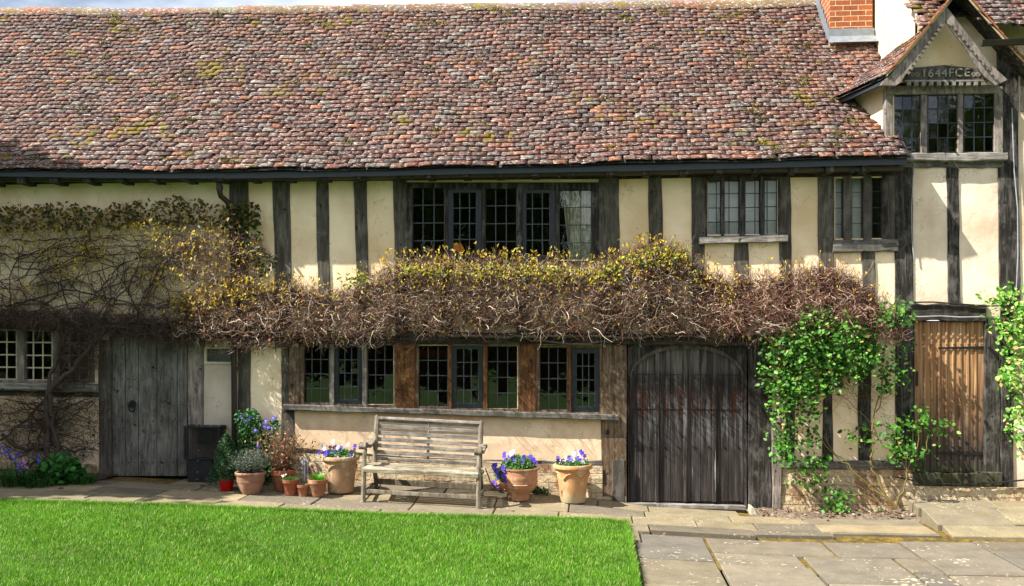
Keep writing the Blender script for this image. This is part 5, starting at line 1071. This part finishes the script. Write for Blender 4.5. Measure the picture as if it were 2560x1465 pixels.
def flower(mb, c, r, col, eye, nrm):
    nrm = Vector(nrm).normalized(); a = nrm.orthogonal().normalized(); b = nrm.cross(a)
    if True:
        up = Vector((0, 0, 1)); b = (up-nrm*up.dot(nrm)).normalized(); a = b.cross(nrm)
    for q, s in ((90+32, 1.05), (90-32, 1.05), (195, .95), (-15, .95), (270, 1.1)):
        q = math.radians(q); d = a*math.cos(q)+b*math.sin(q); t = nrm.cross(d); k = random.uniform(.85, 1.1); cc = tuple(v*k for v in col); lift = nrm*random.uniform(.0, .006)
        pts = [c, c+d*r*.45*s+t*r*.33, c+d*r*.85*s+t*r*.42+lift, c+d*r*1.08*s+lift, c+d*r*.85*s-t*r*.42+lift, c+d*r*.45*s-t*r*.33]; mb.col = cc; mb.add(pts, [(0, 1, 2, 3, 4, 5)])
    e = c+nrm*.003; mb.col = eye; mb.add([e+(a*math.cos(q)+b*math.sin(q)*.8)*r*.30 for q in np.linspace(0, 2*math.pi, 6, endpoint=False)], [tuple(range(6))])
    e = e+nrm*.002; mb.col = lin('#e3c22b'); mb.add([e+(a*math.cos(q)+b*math.sin(q))*r*.09 for q in np.linspace(0, 2*math.pi, 5, endpoint=False)], [tuple(range(5))])
viol = [lin('#4a35b8'), lin('#5a3fc4'), lin('#3b2a98'), lin('#6a55cf'), lin('#7d6ad6')]; wht = [lin('#e8e6ee'), lin('#d9d3ea')]; mar = [lin('#2b0a2c'), lin('#3a0f35')]
def pansies(o, spots, r, name='flower'):
    for x, y, z, kind in spots:
        m = MB()
        c = {'v': random.choice(viol), 'w': random.choice(wht), 'm': random.choice(mar)}[kind]; eye = lin('#1c0f4a') if kind != 'w' else lin('#2a1450')
        if kind == 'm': eye = lin('#12040f')
        flower(m, Vector((x, y, z)), r*random.uniform(.85, 1.15), c, eye, (random.uniform(-.5, .3), -1, random.uniform(.1, .7)))
        m.build(name, M['petal'], o, colors=True)
gpal = ['#35661f', '#477c2a', '#28501a', '#5c9236']
def swag(o, r, H, mt):
    m = MB()
    for k in range(5):
        a0 = 2*math.pi*k/5+.35; P_ = []
        for t in np.linspace(0, 1, 12):
            a = a0+t*2*math.pi/5; z = H*(.80-.17*abs(2*t-1)**2.2); rr_ = r*(.87 - .02*(1-z/H)); rr_ = r*.70+(r*.87-r*.70)*z/(H*.84); P_.append((math.cos(a)*(rr_+.003), math.sin(a)*(rr_+.003), z))
        m.tube(P_, .008, 6)
    m.build('swag', mt, o, smooth=True)
# big swagged pots
o, r, H, prof, mt, b = pot(851, 95, 66, 1136, 1229, 'rolled', 'tall mottled terracotta pot of mixed pansies left of the bench'); rimparts(o, prof, mt); swag(o, r, H, mt)
bushy(o, 'foliage', 900, r*.95, .11, H*.93, gpal, .032)
pansies(o, [(random.uniform(-.9, .9)*r, random.uniform(-.8, .1)*r, H+random.uniform(.0, .12), random.choice('vvvvwm')) for _ in range(22)]+[(-.35*r, -.2*r, H+.17, 'w'), (.4*r, 0, H+.13, 'w'), (.75*r, -.5*r, H+.05, 'm'), (.1*r, -.5*r, H+.08, 'm')], .027)
o, r, H, prof, mt, b = pot(1432, 96, 62, 1157, 1254, 'rolled', 'pale terracotta pot of white and violet pansies with a limescaled foot'); mt = TC['cream']; rimparts(o, prof, mt); swag(o, r, H, mt)
bushy(o, 'foliage', 900, r*.95, .10, H*.93, gpal, .032)
pansies(o, [(random.uniform(-.9, .9)*r, random.uniform(-.8, .1)*r, H+random.uniform(.0, .09), random.choice('wwvw')) for _ in range(16)]+[(.1*r, -.1*r, H+.12, 'w'), (.2*r, -.1*r, H+.14, 'w'), (.05*r, -.2*r, H+.13, 'w'), (.5*r, -.1*r, H+.13, 'v'), (.62*r, -.2*r, H+.10, 'v'), (.42*r, -.1*r, H+.15, 'v'), (-.75*r, -.4*r, H+.04, 'm'), (-.5*r, -.5*r, H+.04, 'm')], .027)
# ribbed bulbous pot with a side opening
o, r, H, prof, mt, b = pot(1298, 96, 50, 1166, 1249, 'rib', 'ribbed bulbous terracotta pot with violet pansies spilling from a broken side, right of the bench'); rimparts(o, prof, mt)
lip = MB(); a0 = math.radians(205); pr = []
for i in range(9):
    q = a0-.35+.7*i/8; pr += [(math.cos(q)*r*.93, math.sin(q)*r*.93, H*.52-.05*math.sin(math.pi*i/8)), (math.cos(q)*r*1.32, math.sin(q)*r*1.32, H*.62-.04*math.sin(math.pi*i/8))]
lip.add(pr, [(i*2, i*2+1, i*2+3, i*2+2) for i in range(8)]); lo = lip.build('side_lip', mt, o); sm = lo.modifiers.new('thick', 'SOLIDIFY'); sm.thickness = .014
bushy(o, 'foliage', 1300, r*.98, .17, H*.93, gpal, .032); bushy(o, 'trailing_foliage', 500, .09, .18, H*.55, gpal, .03, cx=-r*.86, cy=-.08, shape='ball')
pansies(o, [(random.uniform(-.9, .9)*r, random.uniform(-.9, 0)*r, H+random.uniform(.02, .17), 'v') for _ in range(17)]+[(-r*.88+random.uniform(-.09, .07), -.17, H*.55+random.uniform(-.03, .22), 'v') for _ in range(14)]+[(-.3*r, -.2*r, H+.19, 'w'), (-.4*r, -.3*r, H+.17, 'w')], .029)
# the cluster by the downpipe
o, r, H, prof, mt, b = pot(566.5, 40, 30, 1191, 1226, 'plastic', 'small spruce in a bright red plastic pot'); rimparts(o, prof, mt)
bushy(o, 'foliage', 8000, .20, .52, H*.90, ['#1c3c20', '#264a28', '#2f5631', '#3f6636'], .03, .2, shape='cone', dirb=(0, 0, .2), spread=1); MB().tube([(0, 0, H*.8), (0, 0, H+.5)], [.014, .004], 6).build('trunk', bv, o)
bushy(o, 'leader', 90, .02, .10, H+.44, ['#7b7a2e', '#5d6a28'], .03, .16, shape='cone', dirb=(0, 0, 1.5))
o, r, H, prof, mt, b = pot(626.5, 76, 42, 1177, 1234, 'bowl', 'round brown terracotta bowl with a grey-green lavender'); rimparts(o, prof, mt)
for k in range(3): MB().tube([(math.cos(q)*(r*(.885+.003*k)), math.sin(q)*(r*(.885+.003*k)), H*(.56+.035*k)) for q in np.linspace(0, 2*math.pi, 40)], .003, 5).build('incised_band', mt, o)
def spray(o, name, n, rad, hgt, z0, pal, rl_, w=.0018, k=5, curve=.12, base=.25, leafn=3, lsize=.022, lpal=None, cx=0, cy=0, asp=.22):
    a = R.uniform(0, 2*np.pi, n); rr_ = np.sqrt(R.random(n)); st = np.stack([np.cos(a)*rr_*rad*base+cx, np.sin(a)*rr_*rad*base+cy, np.full(n, z0)], -1); d = np.stack([np.cos(a)*rr_*rad, np.sin(a)*rr_*rad, np.full(n, hgt)*(1-.35*rr_**2)], -1)
    P, r_ = twigs(st, np.linalg.norm(d, axis=1)*R.uniform(.7, 1.1, n), w, k, curve, d0=d, ymax=99); A = Acc(); A.tw(P, r_, pick(pal, n)); A.build(name, M['twig'], o)
    if leafn:
        L_ = P[:, 1:].reshape(-1, 3); L_ = np.repeat(L_, leafn, 0)+R.normal(0, .012, (len(L_)*leafn, 3)); V, Fc, C = leafset(L_, R.uniform(.7, 1.2, len(L_))*lsize, (0, -.5, .6), .8, asp, pick(lpal, len(L_), None, .25), .15, (0, 0, .6)); fast('leaves', V, Fc, M['leaf'], o, C)
spray(o, 'stems', 260, .20, .27, H*.9, ['#4b4a3c', '#5b5846'], 1, leafn=4, lsize=.026, lpal=['#46544a', '#5b695c', '#38463a', '#6d7a68'])
o, r, H, prof, mt, b = pot(708, 60, 40, 1172, 1226, 'rim', 'red-brown terracotta pot with a bronze-leaved, half-bare shrub'); rimparts(o, prof, TC['red'])
spray(o, 'stems', 170, .22, .62, H*.85, ['#6e5443', '#8a7260', '#4a382d'], 1, w=.0028, k=7, curve=.2, leafn=1, lsize=.034, asp=.5, lpal=['#7a4a2e', '#94603e', '#5c3a28', '#b58562', '#4a5426'], cx=.0)
o, r, H, prof, mt, b = pot(727, 42, 28, 1196, 1237, 'rim', 'small terracotta pot of drooping snowdrop leaves'); rimparts(o, prof, TC['red'])
def grassy(o, name, n, rad, ln, z0, pal, droop=.5, w=.005):
    a = R.uniform(0, 2*np.pi, n); rr_ = np.sqrt(R.random(n)); b_ = np.stack([np.cos(a)*rr_*rad*.6, np.sin(a)*rr_*rad*.6, np.full(n, z0)], -1); L_ = ln*R.uniform(.6, 1.2, n); k = 5; V = np.zeros((n, k, 2, 3)); dx = np.stack([np.cos(a), np.sin(a), a*0], -1); sd_ = np.stack([-np.sin(a), np.cos(a), a*0], -1)
    for i in range(k): t = i/(k-1); h = L_*(t-droop*t*t*1.1*R.uniform(.7, 1.2, n)); o_ = L_*droop*t**1.5; c = b_+dx*o_[:, None]+np.array([0, 0, 1])*h[:, None]; V[:, i, 0] = c-sd_*w*(1-t*.85)*.5; V[:, i, 1] = c+sd_*w*(1-t*.85)*.5
    b0_ = (np.arange(n)[:, None]*k+np.arange(k-1))*2; Fc = np.stack([b0_, b0_+1, b0_+3, b0_+2], -1).reshape(-1, 4); return fast(name, V.reshape(-1, 3), Fc, M['leaf'], o, np.repeat(pick(pal, n, None, .2), 2*k, 0))
grassy(o, 'leaves', 150, r, .16, H*.85, ['#3a6a2c', '#4d7f38', '#2b5522'], .75)
m = MB()
for _ in range(7): m = MB(); m.col = lin('#e6e8ea'); m.disc((random.uniform(-.09, .0), -.06-random.random()*.05, H+random.uniform(.02, .07)), .010, (0, -1, .2), 5).build('flower', M['petal'], o, colors=True)
o, r, H, prof, mt, b = pot(757.5, 31, 21, 1210, 1240, 'rim', 'tiny empty terracotta pot between two planted ones', name='flower_pot', cat='flower pot'); rimparts(o, prof, TC['new'])
o, r, H, prof, mt, b = pot(794.5, 50, 32, 1196, 1240, 'rim', 'squat terracotta pot of bright green chives'); rimparts(o, prof, TC['new'])
grassy(o, 'leaves', 420, r*1.1, .13, H*.86, ['#5aa02a', '#71b83a', '#4a8c22'], .35, .004)
# small flowers behind the pots
o = thing('muscari_plant', tuple(G(765, 1222)), 'thin pale blue grape hyacinths behind the smallest pot', 'plant')
o.location = (float(W(765, 1200, -.3)[0]), -.3, gz(-3.4, -.3)); grassy(o, 'leaves', 60, .10, .20, 0, ['#4a6b3a', '#3b5730'], .5, .004); m = MB()
for q in range(5): m = MB(); x = random.uniform(-.10, .04); m.col = lin('#a9b3dd'); z = .22+random.random()*.08; m.tube([(x, 0, .05), (x, 0, z)], .002, 4); m.lathe([(.002, 0), (.010, .01), (.008, .03), (.002, .04)], (x, 0, z), 6).build('flower', M['petal'], o, colors=True)
# periwinkle bush by the downpipe
o = thing('periwinkle_bush', (float(W(640, 1180, -.3)[0]), -.28, gz(-4, -.3)), 'tall green periwinkle with violet-blue flowers climbing beside the downpipe', 'shrub')
def pv(poly, n, Y0, Y1): q = sample(poly, n); P = towall(q, R.uniform(Y1, Y0, n)); return P-np.array(o.location)
B = Acc(); pp = [(588, 1030), (640, 1025), (655, 1055), (660, 1085), (690, 1040), (698, 1070), (680, 1110), (690, 1150), (670, 1225), (590, 1225), (595, 1120)]
P = pv(pp, 3000, -.08, -.42); B.add(*leafset(P, R.uniform(.03, .055, len(P)), (0, -.8, .5), .55, .6, pick(['#1e4a1c', '#2a5f22', '#173a15', '#3a742c'], len(P)), .25)); B.build('leaves', M['leaf'], o)
m = MB()
for px, py in ((613, 1052), (625, 1045), (639, 1075), (665, 1052), (683, 1045), (670, 1068), (672, 1083), (645, 1113), (646, 1128), (680, 1070), (660, 1066), (602, 1040)): x, y, z = P3(px, py, -.4); m = MB(); flower(m, Vector((x, y, z))-o.location, .028, lin('#6358c4'), lin('#d8d4f0'), (random.uniform(-.4, .4), -1, .2)); m.build('flower', M['petal'], o, colors=True)
spray(o, 'stems', 60, .25, .8, 0, ['#3a4a20'], 1, leafn=0, w=.003, k=7)
# left border: bluebells, ferny leaves, geranium
def clump(px, py, label, n, rad, ln, pal, name, cat, Y=None, droop=.55, w=.014):
    p = G(px, py); o = thing(name, (p.x, p.y, gz(p.x, p.y)), label, cat); grassy(o, 'leaves', n, rad, ln, 0, pal, droop, w); return o
dg = ['#28501f', '#356329', '#1c3d17', '#44702f']
o = clump(40, 1212, 'clump of bluebells with strap leaves under the left window', 260, .34, .36, dg, 'bluebell_clump', 'flowers')
m = MB()
for x, z, c in ((-.20, .44, '#5a4cc0'), (-.12, .46, '#6a5acc'), (-.05, .42, '#5a4cc0'), (.02, .38, '#5648b4'), (.14, .30, '#c07ad0'), (.08, .27, '#6a5acc'), (.30, .36, '#5a4cc0'), (-.26, .34, '#5a4cc0')):
    m = MB(); m.col = lin('#3e5a2c'); m.tube([(x*.5, 0, 0), (x, -.05, z)], .003, 4)
    for k in range(6): m.col = tuple(v*random.uniform(.8, 1.2) for v in lin(c)); m.lathe([(.002, .012), (.010, .006), (.013, -.012)], (x+random.uniform(-.03, .03), -.05+random.uniform(-.02, .02), z-k*.018), 6)
    m.build('flower_spike', M['petal'], o, colors=True)
clump(95, 1215, 'low mound of narrow green leaves beside the bluebells', 240, .28, .24, dg, 'leafy_clump', 'plant')
o = thing('cow_parsley', tuple(G(150, 1205)), 'broad jagged green leaves at the foot of the creeper trunk', 'plant')
bushy(o, 'foliage', 420, .30, .30, .02, ['#2f6a26', '#3d7a2e', '#24521d'], .085, .75, up=(0, -.4, .9))
clump(205, 1208, 'arching green tuft nearest the step of the grey door', 170, .26, .26, ['#356a29', '#477c34', '#24501c'], 'fern_tuft', 'plant')
def weed(px, py, lab, n=90, rad=.09, h=.08, size=.03, pal=gpal, Y=0):
    p = G(px, py); o = thing('weed', (p.x, p.y, gz(p.x, p.y)+.005), lab, 'weed', 'small plants growing from the paving'); bushy(o, 'foliage', n, rad, h, 0, pal, size, .6); return o
weed(1350, 1234, 'small dark green weed at the wall foot between the two right-hand pots', 120, .10, .07, .035, ['#1f4218', '#2d5a22'])
weed(531, 1214, 'wispy weed at the foot of the boiler guard', 130, .11, .16, .022, ['#33492a', '#425c33'])
weed(2530, 1262, 'round clump of small pale leaves on the landing at the right edge', 500, .20, .13, .03, ['#5f9a3c', '#4a8430', '#7db257'])
weed(2200, 1284, 'tiny seedling in the dry soil below the rose', 24, .03, .04, .03)

# ------------------------------------------------------------------ boiler flue guard and hooks
o = thing('flue_guard', (float(W(520, 1208, -.2)[0]), -.15, gz(-4.8, -.2)), 'black metal boiler flue guard box beside the grey door', 'flue guard')
gm = plain('guard_metal', '#26282c', .5, .5, .4); a = rect((482, 566, 1064, 1141)); a2 = rect((488, 548, 1143, 1207))
MB().box(a[0], a[1], -.05, -.001, a[2], a[3]).build('backing', plain('backing_brown', '#5d5049', .7), o)
m = MB(); yf = -.24
for i in range(20): x = a[0]+(a[1]-a[0])*i/19; m.box(x-.0018, x+.0018, yf-.002, yf+.002, a[2], a[3])
for i in range(17): z = a[2]+(a[3]-a[2])*i/16; m.box(a[0], a[1], yf-.0035, yf+.0005, z-.0018, z+.0018)
for s in (a[0], a[1]):
    for i in range(8): y = yf+(.235)*i/7; m.box(s-.0015, s+.0015, y-.002, y+.002, a[2], a[3])
m.build('mesh_cage', gm, o)
m = MB().box(a[0]-.01, a[1]+.01, yf-.012, -.02, a[3]-.012, a[3]+.012).box(a[0]-.008, a[1]+.008, yf-.01, yf+.012, a[2]-.012, a[2]+.014)
for s in (a[0], a[1]): m.box(s-.009, s+.009, yf-.008, yf+.010, a[2], a[3])
m.build('cage_frame', gm, o, bevel=.002); MB().box(a2[0], a2[1], -.235, -.01, a2[2]-.08, a2[3]-.014).build('lower_panel', gm, o, bevel=.004)
c = Vector(P3(516, 1092, -.15)); MB().tube([(c.x, -.04, c.z), (c.x, -.19, c.z)], .045, 24).build('flue', plain('flue_white', '#77797a', .5), o, smooth=True)
m = MB(); m.col = (1, 1, 1)
for px, py in ((492, 1064), (504, 1065), (525, 1064), (547, 1064), (565, 1064), (496, 1126), (495, 1152), (494, 1180), (492, 1198)): p = P3(px, py, -.255); m.tube([(p[0], -.235, p[2]), (p[0], -.258, p[2])], .006, 6)
m.build('rivet', M['cable'], o); MB().box(c.x-.09, c.x+.09, -.195, -.19, c.z-.09, c.z+.09).build('flue_plate', gm, o) ; keep(o)
for px, lab in ((1510, 'thin wire hook hanging under the creeper left of the arched door'), (1600, 'thin wire hook hanging over the top of the arched door')):
    p = [P3(px+4, 838, -.14), P3(px+1, 852, -.14), P3(px-1, 866, -.14), P3(px+2, 868, -.14), P3(px+3, 862, -.14)]
    tag(MB().tube(p, .003, 5).build('wire_hook', plain('green_wire', '#7c8f7a', .5), None), lab, 'hook', 'wire hooks under the creeper')
# drain and loose bits
for k, (px, py, lab) in enumerate(((1283, 1280, 'small dry brown leaf on the flagstones right of the bench'), (500, 1216, 'curled dry leaf on the paving before the grey door'), (2065, 1301, 'dry leaf on the flagstones below the rose bed'), (160, 1222, 'pale dead leaf at the edge of the left border'))):
    p = G(px, py); a_ = R.uniform(0, 6); V = leafset(np.array([[p.x, p.y, gz(p.x, p.y)+.006]]), .07, (0, 0, 1), .1, .6, pick(['#5a3a24'], 1), .5); tag(fast('fallen_leaf', V[0], V[1], M['leaf'], None, V[2]), lab, 'leaf', 'fallen leaves')
A = Acc(); n = 420; xs_ = R.uniform(1.9, 3.65, n); ys_ = R.uniform(-.42, .0, n); A.add(*leafset(np.stack([xs_, ys_, g(xs_, ys_)+.04], -1), R.uniform(.015, .045, n), (0, -.2, 1), .4, .7, pick(['#6f5a46', '#55402f', '#8f7f6a', '#6d4030', '#a79d8c'], n), .2))
tag(A.build('leaf_litter', M['leaf']), 'dry leaf litter and chips on the soil under the rose', 'leaf litter', kind='stuff')
p = G(1893, 1262); MB_ = MB().prism([(1.79, -.02), (1.84, -.02), (1.875, .0), (1.83, .08), (1.795, .09)], -.33, -.12); tag(MB_.build('edging_stone', plain('white_stone', '#a8a08f', .9), None, bevel=.008), 'white upright edging stone at the left corner of the rose bed', 'stone')

# ------------------------------------------------------------------ trees: one beyond the left edge, a row across the garden behind the camera
def tree(loc, H, rad, n, pal, label, kind='cone', size=.3, lean=0, group=None, name='evergreen_tree'):
    o = thing(name, loc, label, 'tree', group); MB().tube([(0, 0, 0), (.1, 0, H*.3), (0, .1, H*.6), (0, 0, H*.92)], [rad*.12, rad*.09, rad*.05, .03], 8).build('trunk', bv, o, smooth=True)
    if kind == 'cone': h = R.random(n)**1.6; a = R.uniform(0, 2*np.pi, n); rr_ = rad*(np.clip((1-h)*3.2, 0, 1)**.8)*(.8+.25*np.sin(a*5+h*17)+.15*np.sin(a*3-h*31))*R.random(n)**.4; P = np.stack([np.cos(a)*rr_, np.sin(a)*rr_, .05*H+h*H*.95], -1)
    else:
        nc = 34; cc_ = unit(R.normal(0, 1, (nc, 3)))*[rad*.7, rad*.7, H*.28]*(R.random((nc, 1))**.4)+[0, 0, H*.62]; P = cc_[R.integers(0, nc, n)]+unit(R.normal(0, 1, (n, 3)))*(R.random((n, 1))**.4)*rad*.38
        A = Acc(); st = np.tile([[0., 0., H*.3]], (nc, 1)); k = 5; PP = np.stack([st+(cc_-st)*t+R.normal(0, .1, (nc, 3))*(t > 0) for t in np.linspace(0, 1, k)], 1); A.tw(PP, np.linspace(1, .2, k)[None]*np.full((nc, 1), rad*.035), pick(['#3b3228'], nc), 5); A.build('limbs', M['twig'], o)
    V, Fc, C = leafset(P, R.uniform(.6, 1.3, n)*size, (0, 0, .7), 1., .6, pick(pal, n, None, .3), .2); fast('crown', V, Fc, M['leaf'], o, C); return o
dk_pal = ['#1c3416', '#26421c', '#152810', '#34502a']
tree((-11.3, -2.5, .5), 9.6, 1.75, 13500, dk_pal, 'tall dark yew standing beyond the left end of the house', size=.26)
for i, (x, y, h, kd) in enumerate(((-26, -36, 12, 'b'), (-17, -40, 15, 'b'), (-10.5, -37, 16, 'b'), (-5, -39, 14.5, 'b'), (3, -36, 8.0, 'b'), (13, -38, 14.0, 'b'), (20, -37, 16, 'b'))):
    tree((x, y, 0), h, 4.8, 2600, [['#3a5a1c', '#4b6e24', '#2c4816'], dk_pal, ['#56721f', '#6b8628', '#3c5418']][i % 3], 'broad leafy tree %s across the garden' % ['at the far left end', 'second from the left,', 'left of the middle', 'in the middle of the row', 'lowest of the row,', 'second from the right,', 'at the far right end'][i], 'b', .75, group='trees across the garden', name='broadleaf_tree')

o = thing('hedge', (0, -24, 0), 'long clipped dark hedge across the garden in front of the leafy trees', 'hedge'); n = 16000; P = np.stack([R.uniform(-32, 30, n), R.uniform(-.7, .7, n), R.uniform(0, 3.0, n)], -1); P[: n//2, 1] = .7
V, Fc, C = leafset(P, R.uniform(.25, .5, n), (0, .5, .4), .8, .7, pick(dk_pal, n, None, .3), .2); fast('foliage', V, Fc, M['leaf'], o, C); MB().box(-32, 30, -.5, .5, 0, 2.7).build('woody_core', M['oak_dark'], o)
